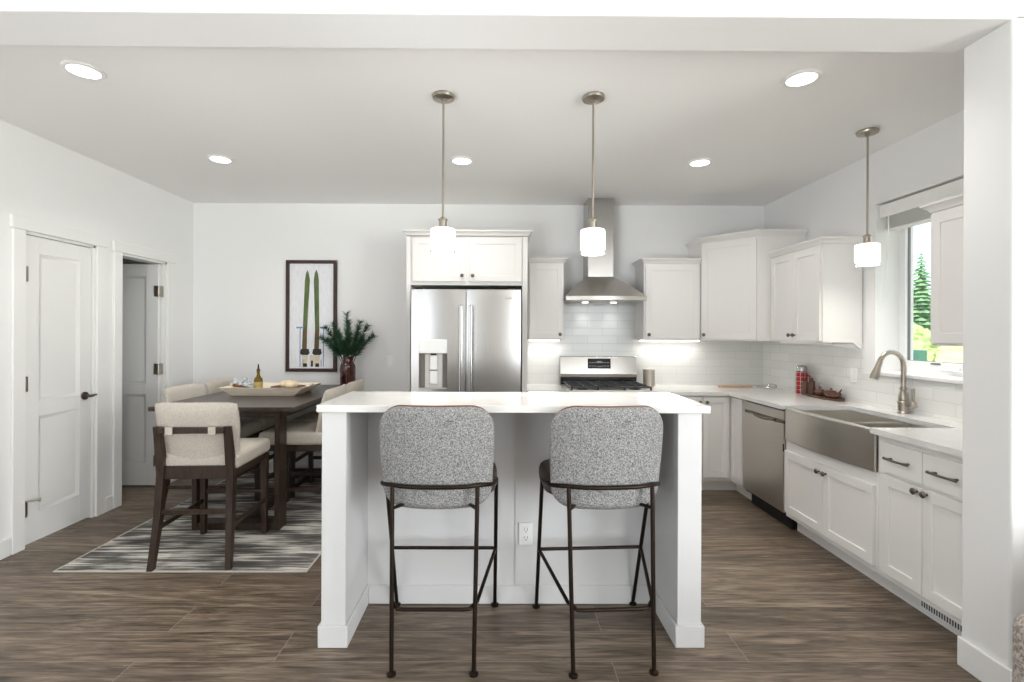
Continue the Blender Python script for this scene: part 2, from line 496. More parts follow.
class MB:
    """collects shapes in world (or local) coordinates and links them as one mesh object"""

    def __init__(self, T=None):
        self.bm = bmesh.new()
        self.T = T if T is not None else Matrix.Identity(4)
        self.mi = 0

    def _add(self, tmp, smooth=False):
        vm = {}
        for v in tmp.verts:
            vm[v] = self.bm.verts.new(self.T @ v.co)
        for f in tmp.faces:
            try:
                nf = self.bm.faces.new([vm[v] for v in f.verts])
                nf.material_index = self.mi
            except ValueError:
                pass
        tmp.free()
        return self

    def box(self, x0, y0, z0, x1, y1, z1, bev=0.0, seg=1):
        t = bmesh.new()
        bmesh.ops.create_cube(t, size=1.0)
        sx, sy, sz = abs(x1 - x0), abs(y1 - y0), abs(z1 - z0)
        cx, cy, cz = (x0 + x1) / 2, (y0 + y1) / 2, (z0 + z1) / 2
        for v in t.verts:
            v.co = Vector((v.co.x * sx + cx, v.co.y * sy + cy, v.co.z * sz + cz))
        if bev > 0:
            bev = min(bev, 0.49 * min(sx, sy, sz))
            bmesh.ops.bevel(t, geom=list(t.edges), offset=bev, segments=seg, profile=0.5, affect='EDGES')
        return self._add(t)

    def loft(self, rings, cap=True, closed=True, wrap=False):
        bm = self.bm
        vr = [[bm.verts.new(self.T @ Vector(p)) for p in r] for r in rings]
        n = len(vr[0])
        seq = list(range(len(vr) - 1)) + ([len(vr) - 1] if wrap else [])
        for i in seq:
            a, b = vr[i], vr[(i + 1) % len(vr)]
            for j in range(n if closed else n - 1):
                k = (j + 1) % n
                f = bm.faces.new((a[j], a[k], b[k], b[j]))
                f.material_index = self.mi
        if cap and not wrap:
            for r in (vr[0][::-1], vr[-1]):
                try:
                    f = bm.faces.new(r)
                    f.material_index = self.mi
                except ValueError:
                    pass
        return self

    def cyl(self, p0, p1, r0, r1=None, seg=16, cap=True):
        return self.tube([p0, p1], r0, seg, radii=[r0, r0 if r1 is None else r1], cap=cap)

    def tube(self, pts, r, seg=10, radii=None, closed=False, cap=True):
        P = [Vector(p) for p in pts]
        n = len(P)
        tang = []
        for i in range(n):
            if closed:
                t = P[(i + 1) % n] - P[i - 1]
            else:
                t = P[min(i + 1, n - 1)] - P[max(i - 1, 0)]
            tang.append(t.normalized())
        up = Vector((0, 0, 1)) if abs(tang[0].z) < 0.9 else Vector((1, 0, 0))
        u = tang[0].cross(up).normalized()
        rings = []
        for i in range(n):
            u = (u - tang[i] * u.dot(tang[i])).normalized()
            v = tang[i].cross(u)
            rr = radii[i] if radii else r
            rings.append([P[i] + u * (rr * math.cos(2 * PI * k / seg)) + v * (rr * math.sin(2 * PI * k / seg)) for k in range(seg)])
        return self.loft(rings, cap=cap, wrap=closed)

    def lathe(self, prof, c=(0, 0, 0), seg=28, cap=True):
        rings = []
        for (r, z) in prof:
            r = max(r, 1e-4)
            rings.append([(c[0] + r * math.cos(2 * PI * k / seg), c[1] + r * math.sin(2 * PI * k / seg), c[2] + z) for k in range(seg)])
        return self.loft(rings, cap=cap)

    def prism(self, pts, z0, z1):
        return self.loft([[(x, y, z0) for x, y in pts], [(x, y, z1) for x, y in pts]])

    def ball(self, c, r, sub=2, sq=(1, 1, 1)):
        t = bmesh.new()
        bmesh.ops.create_icosphere(t, subdivisions=sub, radius=1.0)
        for v in t.verts:
            v.co = Vector((c[0] + v.co.x * r * sq[0], c[1] + v.co.y * r * sq[1], c[2] + v.co.z * r * sq[2]))
        return self._add(t)

    def face(self, pts):
        f = self.bm.faces.new([self.bm.verts.new(self.T @ Vector(p)) for p in pts])
        f.material_index = self.mi
        return self

    def build(self, name, m, parent=None, smooth=40):
        bmesh.ops.recalc_face_normals(self.bm, faces=list(self.bm.faces))
        org = ORG.get(parent.name if parent is not None else None, Vector((0, 0, 0)))
        if parent is None:
            # origin at the middle of the base
            if len(self.bm.verts):
                xs = [v.co for v in self.bm.verts]
                org = Vector(((min(v.x for v in xs) + max(v.x for v in xs)) / 2,
                              (min(v.y for v in xs) + max(v.y for v in xs)) / 2, min(v.z for v in xs)))
                if name.startswith(('floor', 'wall', 'ceiling', 'backsplash')):
                    org = Vector((0, 0, 0))
        for v in self.bm.verts:
            v.co -= org
        me = bpy.data.meshes.new(name)
        self.bm.to_mesh(me)
        self.bm.free()
        for mm in (m if isinstance(m, (list, tuple)) else [m]):
            me.materials.append(mm)
        if smooth:
            for p in me.polygons:
                p.use_smooth = True
            me.set_sharp_from_angle(angle=math.radians(smooth))
        o = bpy.data.objects.new(name, me)
        COL.objects.link(o)
        if smooth:
            wnm = o.modifiers.new('weighted_normals', 'WEIGHTED_NORMAL')
            wnm.keep_sharp = True
        if parent is not None:
            o.parent = parent
            ORG[o.name] = org
        else:
            o.location = org
            ORG[o.name] = org
        return o


def tag(o, label, cat, group=None):
    o['label'] = label
    o['category'] = cat
    if group:
        o['group'] = group
    return o


def thing(name, label, cat, loc=(0, 0, 0), group=None, rz=0.0):
    o = bpy.data.objects.new(name, None)
    o.empty_display_size = 0.1
    COL.objects.link(o)
    o.location = loc
    o.rotation_euler = (0, 0, rz)
    ORG[o.name] = Vector(loc)
    return tag(o, label, cat, group)


def struct(o):
    o['kind'] = 'structure'
    return o


def copy_tree(o, parent=None):
    c = o.copy()
    COL.objects.link(c)
    if parent is not None:
        c.parent = parent
    for ch in list(o.children):
        copy_tree(ch, c)
    return c


def face_left(x, y, z):      # local frame for things on the right wall, front towards -X
    return Matrix.Translation((x, y, z)) @ Matrix.Rotation(-PI / 2, 4, 'Z')


def face_right(x, y, z):     # local frame for things on the left wall, front towards +X
    return Matrix.Translation((x, y, z)) @ Matrix.Rotation(PI / 2, 4, 'Z')


def face_front(x, y, z):     # front towards the camera (-Y)
    return Matrix.Translation((x, y, z))


def shaker(mb, x0, z0, x1, z1, fw=0.055, t=0.02, rec=0.009):
    """shaker door or drawer front in the local frame: face at y=-t, back at y=0"""
    b = 0.0018
    mb.box(x0 + fw * 0.8, -t + rec, z0 + fw * 0.8, x1 - fw * 0.8, -0.001, z1 - fw * 0.8)
    mb.box(x0, -t, z0, x0 + fw, 0, z1, b)
    mb.box(x1 - fw, -t, z0, x1, 0, z1, b)
    mb.box(x0 + fw - 0.003, -t, z0, x1 - fw + 0.003, 0, z0 + fw, b)
    mb.box(x0 + fw - 0.003, -t, z1 - fw, x1 - fw + 0.003, 0, z1, b)
    return mb


def knob_at(T, x, z, t, parent, m=None):
    mb = MB(T @ Matrix.Translation((x, -t, z)) @ Matrix.Rotation(PI / 2, 4, 'X'))
    mb.lathe([(0.007, 0.0), (0.006, 0.010), (0.009, 0.014), (0.0155, 0.019), (0.0165, 0.024), (0.013, 0.028), (0.004, 0.030)], seg=16)
    return mb.build('knob', m or M['knob'], parent)


# ------------------------------------------------------------------ room shell
XL, XR, YB, ZC = -3.12, 2.73, 5.03, 2.755
YN, XLR, ZLR = -4.0, 4.5, 3.05       # the living room in which the camera stands
HY0, HY1, HZ = 1.905, 2.115, 2.668   # header between the two rooms
SX = 2.01                            # face of the wall end at the right

struct(MB().box(-4.9, YN - 0.1, -0.12, XLR + 0.1, YB + 0.1, 0.0).build('floor', M['floor'], smooth=0))
struct(MB().box(XL - 1.8, HY1 - 0.05, ZC, XR + 0.3, YB + 0.1, ZC + 0.1).build('ceiling', M['ceiling'], smooth=0))
struct(MB().box(XL - 0.12, YN - 0.1, ZLR, XLR + 0.1, HY0 + 0.05, ZLR + 0.1).build('ceiling_living_room', M['ceiling'], smooth=0))
struct(MB().box(XL - 0.12, YB, 0, XR + 0.3, YB + 0.12, ZC + 0.1).build('wall_back', M['wall'], smooth=0))
struct(MB().box(XL - 0.12, HY0, HZ, XLR, HY1 + 0.025, ZLR + 0.05, 0.004).build('wall_header', M['wall'], smooth=0))
struct(MB().box(SX, HY0, 0, XLR, HY1, HZ + 0.02, 0.012, 3).build('wall_partition', M['wall']))

# left wall with its two door openings
D1 = (3.238, 3.81, 2.095)     # y0, y1, top
D2 = (4.065, 4.622, 2.085)
w = MB()
wt = 0.12
w.box(XL - wt, YN, 0, XL, -2.6, ZLR)
w.box(XL - wt, -0.6, 0, XL, D1[0], ZLR)
w.box(XL - wt, -2.6, 0, XL, -0.6, 0.55)  # opening added for the unseen left window lamp
w.box(XL - wt, -2.6, 2.45, XL, -0.6, ZLR)
w.box(XL - wt, D1[0], D1[2], XL, D1[1], ZLR)
w.box(XL - wt, D1[1], 0, XL, D2[0], ZLR)
w.box(XL - wt, D2[0], D2[2], XL, D2[1], ZLR)
w.box(XL - wt, D2[1], 0, XL, YB + 0.02, ZLR)
struct(w.build('wall_left', M['wall'], smooth=0))

# right wall with the window recess
WY0, WY1, WZ0, WZ1 = 2.775, 3.535, 1.165, 2.375
rt = 0.24
w = MB()
w.box(XR, HY1 - 0.02, 0, XR + rt, WY0, ZC + 0.05)
w.box(XR, WY1, 0, XR + rt, YB + 0.02, ZC + 0.05)
w.box(XR, WY0, 0, XR + rt, WY1, WZ0)
w.box(XR, WY0, WZ1, XR + rt, WY1, ZC + 0.05)
struct(w.build('wall_right', M['wall'], smooth=0))

# room behind the open door
w = MB()
w.box(-4.85, 3.75, 0, -4.75, YB + 0.1, ZC)
w.box(-4.85, 3.70, 0, XL - wt, 3.80, ZC)
w.box(-4.85, YB, 0, XL - 0.1, YB + 0.12, ZC)
struct(w.build('wall_hall', M['wall'], smooth=0))

# living room walls behind the camera, with openings shaped to the added window lamps
w = MB()
for (a, b_) in ((XL - 0.1, -3.02), (-2.1, 1.6), (3.9, XLR + 0.1)):
    w.box(a, YN - 0.1, 0, b_, YN, ZLR)
for (a, b_) in ((-3.02, -2.1), (1.6, 3.9)):
    w.box(a, YN - 0.1, 0, b_, YN, 0.6)
    w.box(a, YN - 0.1, 2.5, b_, YN, ZLR)
struct(w.build('wall_rear', M['wall'], smooth=0))
w = MB()
w.box(XLR, YN, 0, XLR + 0.1, -2.5, ZLR)
w.box(XLR, -0.3, 0, XLR + 0.1, HY1, ZLR)
w.box(XLR, -2.5, 0, XLR + 0.1, -0.3, 0.55)
w.box(XLR, -2.5, 2.45, XLR + 0.1, -0.3, ZLR)
struct(w.build('wall_living_room', M['wall'], smooth=0))

# baseboards
BB = 0.115
w = MB()
w.box(XL, YN, 0, XL + 0.016, D1[0] - 0.09, BB, 0.004)
w.box(XL, D1[1] + 0.09, 0, XL + 0.016, D2[0] - 0.09, BB, 0.004)
w.box(XL, D2[1] + 0.09, 0, XL + 0.016, YB, BB, 0.004)
struct(w.build('baseboard_left', M['trim']))
struct(MB().box(XL, YB - 0.016, 0, -0.86, YB, BB, 0.004).build('baseboard_back', M['trim']))
w = MB()
w.box(SX - 0.016, HY0 - 0.016, 0, SX, HY1, 0.125, 0.004)
w.box(SX + 0.0005, HY0 - 0.016, 0, XLR, HY0, 0.125, 0.004)
struct(w.build('baseboard_partition', M['trim']))


# ------------------------------------------------------------------ doors on the left wall
def casing(y0, y1, top, cw=0.085):
    T = face_right(XL, 0, 0)
    mb = MB(T)
    t = 0.018
    mb.box(y0 - cw, -t, 0, y0, 0.0, top, 0.003)
    mb.box(y1, -t, 0, y1 + cw, 0.0, top, 0.003)
    mb.box(y0 - cw - 0.012, -t - 0.006, top, y1 + cw + 0.012, 0.0, top + 0.088, 0.003)
    # jamb lining
    mb.box(y0 - 0.002, 0, 0, y0 + 0.018, wt, top)
    mb.box(y1 - 0.018, 0, 0, y1 + 0.002, wt, top)
    mb.box(y0, 0, top - 0.018, y1, wt, top + 0.002)
    return mb


struct(casing(*D1).build('trim_1', M['trim']))
struct(casing(*D2).build('trim_2', M['trim']))


def panel_door(mb, w_, h, st=0.105, t=0.038, rails=(0.2, 0.105, 0.115), zmid=0.84):
    """two-panel door leaf, local x 0..w_, front at y=0, back at y=t"""
    rec = 0.011
    mb.box(st * 0.9, rec, 0.1, w_ - st * 0.9, t - rec, h - 0.05)
    for (za, zb_) in ((rails[0], zmid), (zmid + rails[1], h - rails[2])):
        g_ = 0.022
        for (yo, yi) in ((0.001, rec), (t - 0.001, t - rec)):
            mb.loft([[(st, yo, za), (w_ - st, yo, za), (w_ - st, yo, zb_), (st, yo, zb_)],
                     [(st + g_, yi - 0.0005 if yi == rec else yi + 0.0005, za + g_), (w_ - st - g_, yi - 0.0005 if yi == rec else yi + 0.0005, za + g_),
                      (w_ - st - g_, yi - 0.0005 if yi == rec else yi + 0.0005, zb_ - g_), (st + g_, yi - 0.0005 if yi == rec else yi + 0.0005, zb_ - g_)]], cap=False)
    b = 0.003
    mb.box(0, 0, 0, st, t, h, b)
    mb.box(w_ - st, 0, 0, w_, t, h, b)
    mb.box(st - 0.004, 0, 0, w_ - st + 0.004, t, rails[0], b)
    mb.box(st - 0.004, 0, zmid, w_ - st + 0.004, t, zmid + rails[1], b)
    mb.box(st - 0.004, 0, h - rails[2], w_ - st + 0.004, t, h, b)
    return mb


dw = D1[1] - D1[0] - 0.044
Td = face_right(XL - 0.012, D1[0] + 0.022, 0.012)
d = struct(panel_door(MB(Td), dw, D1[2] - 0.035).build('door_1', M['door']))
hd = MB(Td)
hx = dw - 0.062
hz = 0.935
hd.cyl((hx, 0.0, hz), (hx, -0.012, hz), 0.030, seg=20)
hd.cyl((hx, -0.010, hz), (hx, -0.048, hz), 0.011, seg=12)
hd.tube([(hx - 0.012, -0.05, hz), (hx + 0.012, -0.052, hz), (hx + 0.035, -0.05, hz + 0.003), (hx + 0.055, -0.046, hz + 0.002)], 0.010, 10,
        radii=[0.012, 0.011, 0.009, 0.008])
hd.build('door_handle', M['knob'], d)
for z in (0.24, 1.07, 1.80):
    hg = MB(Td)
    hg.cyl((-0.012, -0.014, z - 0.05), (-0.012, -0.014, z + 0.05), 0.009, seg=10)
    hg.box(-0.014, -0.012, z - 0.05, 0.012, 0.001, z + 0.05)
    if z < 0.5:      # hinge-mounted door stop
        hg.cyl((-0.012, -0.014, z + 0.055), (0.03, -0.07, z + 0.055), 0.006, seg=8)
        hg.cyl((0.028, -0.066, z + 0.055), (0.036, -0.078, z + 0.055), 0.011, seg=10)
    hg.build('hinge', M['nickel'], d)

# the open door behind the second opening, hinged at the far jamb, standing into the hall
Td2 = Matrix.Translation((XL - 0.030 - 0.66, D2[1] - 0.064, 0.012))
d2 = struct(panel_door(MB(Td2), 0.66, D2[2] - 0.035, st=0.115).build('door_2', M['door']))
for z in (0.24, 1.09, 1.81):
    hg = MB()
    hg.cyl((XL - 0.022, D2[1] - 0.072, z - 0.05), (XL - 0.022, D2[1] - 0.072, z + 0.05), 0.010, seg=10)
    hg.box(XL - 0.020, D2[1] - 0.068, z - 0.05, XL - 0.016, D2[1] - 0.020, z + 0.05)
    hg.box(XL - 0.070, D2[1] - 0.068, z - 0.05, XL - 0.022, D2[1] - 0.063, z + 0.05)
    hg.build('hinge', M['nickel'], d2)


# ------------------------------------------------------------------ window on the right wall
gx = XR + 0.175       # room-side face of the window unit
w = MB()
f = 0.052
w.box(gx, WY0, WZ0, gx + 0.06, WY0 + f, WZ1)
w.box(gx, WY1 - f, WZ0, gx + 0.06, WY1, WZ1)
w.box(gx, WY0 + f, WZ0, gx + 0.06, WY1 - f, WZ0 + 0.085, 0.004)
w.box(gx, WY0 + f, WZ1 - f, gx + 0.06, WY1 - f, WZ1)
win = struct(w.build('window_1', M['vinyl'], smooth=0))
w = MB()
a0, a1, b0, b1 = WY0 + f, WY1 - f, WZ0 + 0.085, WZ1 - f
s = 0.006
w.box(gx + 0.018, a0, b0, gx + 0.034, a0 + s, b1)
w.box(gx + 0.018, a1 - s, b0, gx + 0.034, a1, b1)
w.box(gx + 0.018, a0, b0, gx + 0.034, a1, b0 + s * 0.6)
w.box(gx + 0.018, a0, b1 - s, gx + 0.034, a1, b1)
w.build('sash_gasket', M['gasket'], win, smooth=0)
MB().box(gx + 0.026, a0, b0, gx + 0.031, a1, b1).build('window_pane', M['pane'], win, smooth=0)
MB().box(XR - 0.025, WY0 - 0.01, WZ0 - 0.022, gx + 0.005, WY1 + 0.012, WZ0 + 0.004, 0.004).build('window_sill', M['trim'], win)
w = MB()
w.box(gx - 0.012, 3.06, WZ0 + 0.03, gx + 0.002, 3.20, WZ0 + 0.058, 0.004)
w.tube([(gx - 0.014, 3.13, WZ0 + 0.045), (gx - 0.03, 3.10, WZ0 + 0.040), (gx - 0.032, 3.00, WZ0 + 0.034)], 0.007, 8)
w.build('crank_handle', M['plastic_white'], win)
w = MB()
w.box(gx - 0.006, 3.20, WZ0 + 0.068, gx + 0.002, 3.27, WZ0 + 0.080, 0.002)
w.build('sash_latch', M['gasket'], win)

# raised blind
bl = thing('window_blind', 'white slatted blind pulled up to the top of the sink window', 'blind', (XR + 0.07, (WY0 + WY1) / 2, WZ1 - 0.20))
MB().box(XR + 0.02, WY0 + 0.008, WZ1 - 0.105, XR + 0.034, WY1 - 0.008, WZ1 - 0.012, 0.004).build('valance', M['blind'], bl)
MB().box(XR + 0.045, WY0 + 0.015, WZ1 - 0.055, XR + 0.105, WY1 - 0.015, WZ1 - 0.012, 0.002).build('head_rail', M['blind'], bl)
sl = MB()
for k in range(15):
    z = WZ1 - 0.062 - k * 0.0085
    sl.box(XR + 0.045, WY0 + 0.018, z - 0.003, XR + 0.098, WY1 - 0.018, z, 0.001)
sl.build('slat_stack', M['blind'], bl)
MB().box(XR + 0.044, WY0 + 0.018, WZ1 - 0.205, XR + 0.099, WY1 - 0.018, WZ1 - 0.188, 0.004).build('bottom_rail', M['blind'], bl)
MB().tube([(XR + 0.015, WY1 - 0.10, WZ1 - 0.10), (XR + 0.012, WY1 - 0.105, WZ1 - 0.35), (XR + 0.012, WY1 - 0.045, WZ1 - 0.70)], 0.004, 8).build('tilt_wand', M['plastic_white'], bl)


# ------------------------------------------------------------------ backsplash
HC = 0.915
UB, UT = 1.372, 2.112       # underside and top of the upper cabinets
w = MB()
w.box(0.262, YB - 0.008, HC, XR, YB, UB + 0.005)
w.box(0.63, YB - 0.0085, UB, 1.398, YB - 0.0005, 1.80)
struct(w.build('backsplash_back', M['tile_x'], smooth=0))
w = MB()
w.box(XR - 0.008, WY1 + 0.108, HC, XR, YB - 0.008, UB + 0.005)
w.box(XR - 0.008, HY1, HC, XR, WY1 + 0.108, WZ0 - 0.022)
struct(w.build('backsplash_side', M['tile_y'], smooth=0))


# ------------------------------------------------------------------ cabinets
def crown_rect(mb, x0, y0, x1, y1, z, left=True, right=True, front=True, front_axis='y'):
    """little crown moulding that leans out on the free sides"""
    prof = [(0.0, 0.0), (0.006, 0.003), (0.008, 0.012), (0.030, 0.034), (0.036, 0.036), (0.036, 0.048)]
    rings = []
    for (o, h) in prof:
        xa, xb, ya, yb = x0, x1, y0, y1
        if front_axis == 'y':      # front is -Y, sides are X
            if left: xa -= o
            if right: xb += o
            if front: ya -= o
        else:                      # front is -X, sides are Y
            if left: yb += o
            if right: ya -= o
            if front: xa -= o
        rings.append([(xa, ya, z + h), (xb, ya, z + h), (xb, yb, z + h), (xa, yb, z + h)])
    mb.loft(rings)


def upper_back(label, x0, x1, knob_side, left=True, right=True, depth=0.31):
    y0 = YB - 0.009 - depth
    t = thing('upper_cabinet', label, 'cabinet', ((x0 + x1) / 2, YB - 0.16, UB))
    b = MB()
    b.box(x0, y0, UB, x1, YB - 0.009, UT, 0.0015)
    b.build('cabinet_body', M['cabinet'], t)
    T = face_front(0, y0, 0)
    ds = (x0 + 0.012, x1 - 0.012) if True else None
    dr = shaker(MB(T), ds[0], UB + 0.014, ds[1], UT - 0.014).build('door', M['cabinet'], t)
    kx = ds[1] - 0.028 if knob_side == 'r' else ds[0] + 0.028
    knob_at(T, kx, UB + 0.055, 0.02, dr)
    c = MB()
    crown_rect(c, x0, y0 - 0.004, x1, YB - 0.009, UT, left, right)
    c.build('crown_moulding', M['cabinet'], t)
    return t


upper_back('narrow white wall cabinet between the fridge surround and the range hood', 0.287, 0.629, 'r', left=False)
upper_back('white wall cabinet right of the range hood with one shaker door', 1.399, 1.943, 'l', right=False)

# taller corner cabinet with a diagonal front
CT = 2.305
poly = [(1.948, YB - 0.009), (1.948, 4.70), (2.305, 4.33), (XR - 0.009, 4.33), (XR - 0.009, YB - 0.009)]
t = thing('corner_cabinet', 'tall white corner wall cabinet with diagonal door, higher than its neighbours', 'cabinet', (2.35, 4.72, UB))
MB().prism(poly, UB, CT).build('cabinet_body', M['cabinet'], t, smooth=0)
p0, p1 = Vector((1.948, 4.70, 0)), Vector((2.305, 4.33, 0))
dirv = (p1 - p0)
ln = dirv.length
ang = math.atan2(dirv.y, dirv.x)
Tc = Matrix.Translation((p0.x, p0.y, 0)) @ Matrix.Rotation(ang, 4, 'Z')
dr = shaker(MB(Tc), 0.014, UB + 0.014, ln - 0.012, CT - 0.014).build('door', M['cabinet'], t)
knob_at(Tc, 0.045, UB + 0.055, 0.02, dr)
prof = [(0.0, 0.0), (0.006, 0.003), (0.008, 0.012), (0.032, 0.036), (0.040, 0.038), (0.040, 0.052)]
rings = []
nd = Vector((math.sin(ang), -math.cos(ang), 0))
for (o, h) in prof:
    a = Vector((1.948 - o, YB - 0.009, 0))
    # offset corner points of the chain left side / diagonal / right side
    k = o / (1 + math.cos(PI / 2 + ang)) if False else o
    b_ = Vector((1.948 - o, 4.70 - o * 0.42, 0))
    c_ = Vector((2.305 - o * 0.42, 4.33 - o, 0))
    d_ = Vector((XR - 0.009, 4.33 - o, 0))
    e_ = Vector((XR - 0.009, YB - 0.009, 0))
    rings.append([(v.x, v.y, CT + h) for v in (a, b_, c_, d_, e_)])
MB().loft(rings).build('crown_moulding', M['cabinet'], t)


def upper_right(label, y0, y1, near_knobs, crown_far, n=2):
    """wall cabinet on the right wall between y0 (near) and y1 (far)"""
    x0 = XR - 0.009 - 0.297
    t = thing('upper_cabinet', label, 'cabinet', (XR - 0.16, (y0 + y1) / 2, UB))
    MB().box(x0, y0, UB, XR - 0.009, y1, UT, 0.0015).build('cabinet_body', M['cabinet'], t)
    T = face_left(x0, y1, 0)
    L_ = y1 - y0
    e = 0.014
    half = (L_ - 2 * e - 0.004) / 2
    for i in range(2):
        xa = e + i * (half + 0.004)
        dr = shaker(MB(T), xa, UB + 0.014, xa + half, UT - 0.014).build('door', M['cabinet'], t)
        knob_at(T, xa + half - 0.028 if i == 0 else xa + 0.028, UB + 0.055, 0.02, dr)
    c = MB()
    crown_rect(c, x0 - 0.004, y0, XR - 0.009, y1, UT, left=crown_far, right=True, front_axis='x')
    c.build('crown_moulding', M['cabinet'], t)
    return t


upper_right('white two-door wall cabinet between the corner cabinet and the sink window', 3.648, 4.326, True, False)
ucab = bpy.data.objects['upper_cabinet.002']
MB().loft([[(XR - 0.075, y_, UB - 0.0005), (XR - 0.010, y_, UB - 0.0005), (XR - 0.010, y_, UB - 0.042), (XR - 0.026, y_, UB - 0.042)] for y_ in (3.649, 3.664)]).build('scribe_foot', M['cabinet'], ucab, smooth=0)
MB().box(XR - 0.26, 3.70, UB - 0.016, XR - 0.20, 4.28, UB - 0.0005, 0.002).build('light_rail', M['cabinet'], ucab)
t = upper_right('white wall cabinet in front of the window edge, beside the wall end', 2.13, 2.727, True, True)

# fridge surround with the cabinet above
FY = 4.39
t = thing('fridge_cabinet', 'white cabinet over the fridge with two shaker doors and side panels', 'cabinet', (-0.28, 4.7, 0))
MB().box(-0.826, FY, 0, -0.788, YB - 0.009, 2.30, 0.0015).build('side_panel', M['cabinet'], t)
MB().box(0.212, FY, 0, 0.260, YB - 0.009, 2.30, 0.0015).build('side_panel', M['cabinet'], t)
MB().box(-0.787, FY + 0.002, 1.862, 0.211, YB - 0.009, 2.298, 0.0015).build('cabinet_body', M['cabinet'], t)
T = face_front(0, FY + 0.002, 0)
for (xa, xb, s) in ((-0.770, -0.295, 1), (-0.262, 0.205, -1)):
    dr = shaker(MB(T), xa, 1.893, xb, 2.283).build('door', M['cabinet'], t)
    knob_at(T, xb - 0.03 if s > 0 else xa + 0.03, 1.945, 0.02, dr)
c = MB()
crown_rect(c, -0.826, FY - 0.022, 0.260, YB - 0.009, 2.301, True, True)
c.build('crown_moulding', M['cabinet'], t)


# base cabinets ---------------------------------------------------
BX = 2.105          # cabinet box face on the right run
BYF = 4.405         # cabinet box face on the back run
CB = 0.884          # top of the cabinet boxes


def toe(mb, T, x0, x1, z=0.11, back=0.085):
    mb.T = T
    mb.box(x0, back, 0.0, x1, back + 0.02, z)


def base_box(t, T, x0, x1, depth, top=CB):
    b = MB(T)
    b.box(x0, 0.0, 0.11, x1, depth, top, 0.0015)
    b.build('cabinet_body', M['cabinet'], t)
    k = MB(T)
    k.box(x0, 0.085, 0.0, x1, 0.105, 0.1095)
    k.build('toe_kick', M['cabinet'], t)


def pull(T, xc, z, w_, parent, t=0.02):
    mb = MB(T)
    y = -t
    mb.cyl((xc - w_ * 0.36, y, z), (xc - w_ * 0.36, y - 0.026, z), 0.006, seg=10)
    mb.cyl((xc + w_ * 0.36, y, z), (xc + w_ * 0.36, y - 0.026, z), 0.006, seg=10)
    pts = [(xc + w_ * (k / 8.0 - 0.5), y - 0.026 - 0.008 * math.cos((k / 8.0 - 0.5) * PI), z) for k in range(9)]
    mb.tube(pts, 0.0065, 8, radii=[0.008, 0.007, 0.006, 0.006, 0.006, 0.006, 0.006, 0.007, 0.008])
    return mb.build('pull', M['knob'], parent)


# back run, left of the range
T = face_front(0, BYF, 0)
t = thing('base_cabinet', 'narrow white base cabinet between fridge and range', 'cabinet', (0.445, 4.7, 0))
base_box(t, T, 0.266, 0.624, 0.60)
dr = shaker(MB(T), 0.285, 0.145, 0.605, 0.675).build('door', M['cabinet'], t)
knob_at(T, 0.578, 0.63, 0.02, dr)
dr = shaker(MB(T), 0.285, 0.69, 0.605, 0.87, fw=0.03, rec=0.003).build('drawer', M['cabinet'], t)
pull(T, 0.445, 0.78, 0.13, dr)

# back run, right of the range, and the corner
t = thing('base_cabinet', 'white base cabinet right of the range, partly behind the island top', 'cabinet', (1.6, 4.7, 0))
base_box(t, T, 1.402, 1.836, 0.60)
dr = shaker(MB(T), 1.418, 0.145, 1.830, 0.87).build('door', M['cabinet'], t)
knob_at(T, 1.803, 0.822, 0.02, dr)

t = thing('corner_base_cabinet', 'white corner base cabinet with two narrow doors left of the dishwasher', 'cabinet', (2.3, 4.6, 0))
b = MB()
b.prism([(1.837, BYF), (BX, BYF), (BX, 4.178), (XR - 0.009, 4.178), (XR - 0.009, YB - 0.009), (1.837, YB - 0.009)], 0.11, CB)
b.build('cabinet_body', M['cabinet'], t, smooth=0)
b = MB()
b.box(1.837, BYF + 0.085, 0, BX + 0.105, BYF + 0.105, 0.1095)
b.box(BX + 0.085, 4.178, 0, BX + 0.105, BYF + 0.085, 0.1095)
b.build('toe_kick', M['cabinet'], t, smooth=0)
dr = shaker(MB(T), 1.842, 0.145, 2.075, 0.87).build('door', M['cabinet'], t)
knob_at(T, 1.868, 0.822, 0.02, dr)
T2 = face_left(BX, 4.40, 0)
shaker(MB(T2), 0.028, 0.145, 0.215, 0.87, fw=0.042).build('door', M['cabinet'], t)

# dishwasher
DWY0, DWY1 = 3.568, 4.168
t = thing('dishwasher', 'stainless steel dishwasher under the counter left of the sink', 'dishwasher', (2.4, 3.87, 0))
MB().box(BX + 0.01, DWY0 + 0.002, 0.105, XR - 0.05, DWY1 - 0.002, 0.868).build('tub', M['rubber'], t, smooth=0)
T = face_left(BX - 0.016, DWY1 - 0.004, 0)
wd = DWY1 - DWY0 - 0.008
dd = MB(T)
dd.box(0, 0, 0.125, wd, 0.024, 0.775, 0.006, 2)
dd.box(0, 0.004, 0.80, wd, 0.024, 0.868, 0.005, 2)
door = dd.build('door', M['steel_dark'], t)
ph = MB(T)
ph.box(0.01, 0.010, 0.772, wd - 0.01, 0.024, 0.802)
pts = []
ph.tube([(0.12, 0.012, 0.790), (0.2, 0.002, 0.776), (wd / 2, -0.001, 0.770), (wd - 0.2, 0.002, 0.776), (wd - 0.12, 0.012, 0.790)], 0.010, 8)
ph.build('pocket_handle', M['knob'], door)
MB(T).box(0.01, 0.07, 0.0, wd - 0.01, 0.085, 0.122).build('kick_plate', M['rubber'], t, smooth=0)
MB(T).box(wd - 0.004, -0.003, 0.575, wd + 0.0, 0.004, 0.63).build('side_latch', M['rubber'], t, smooth=0)

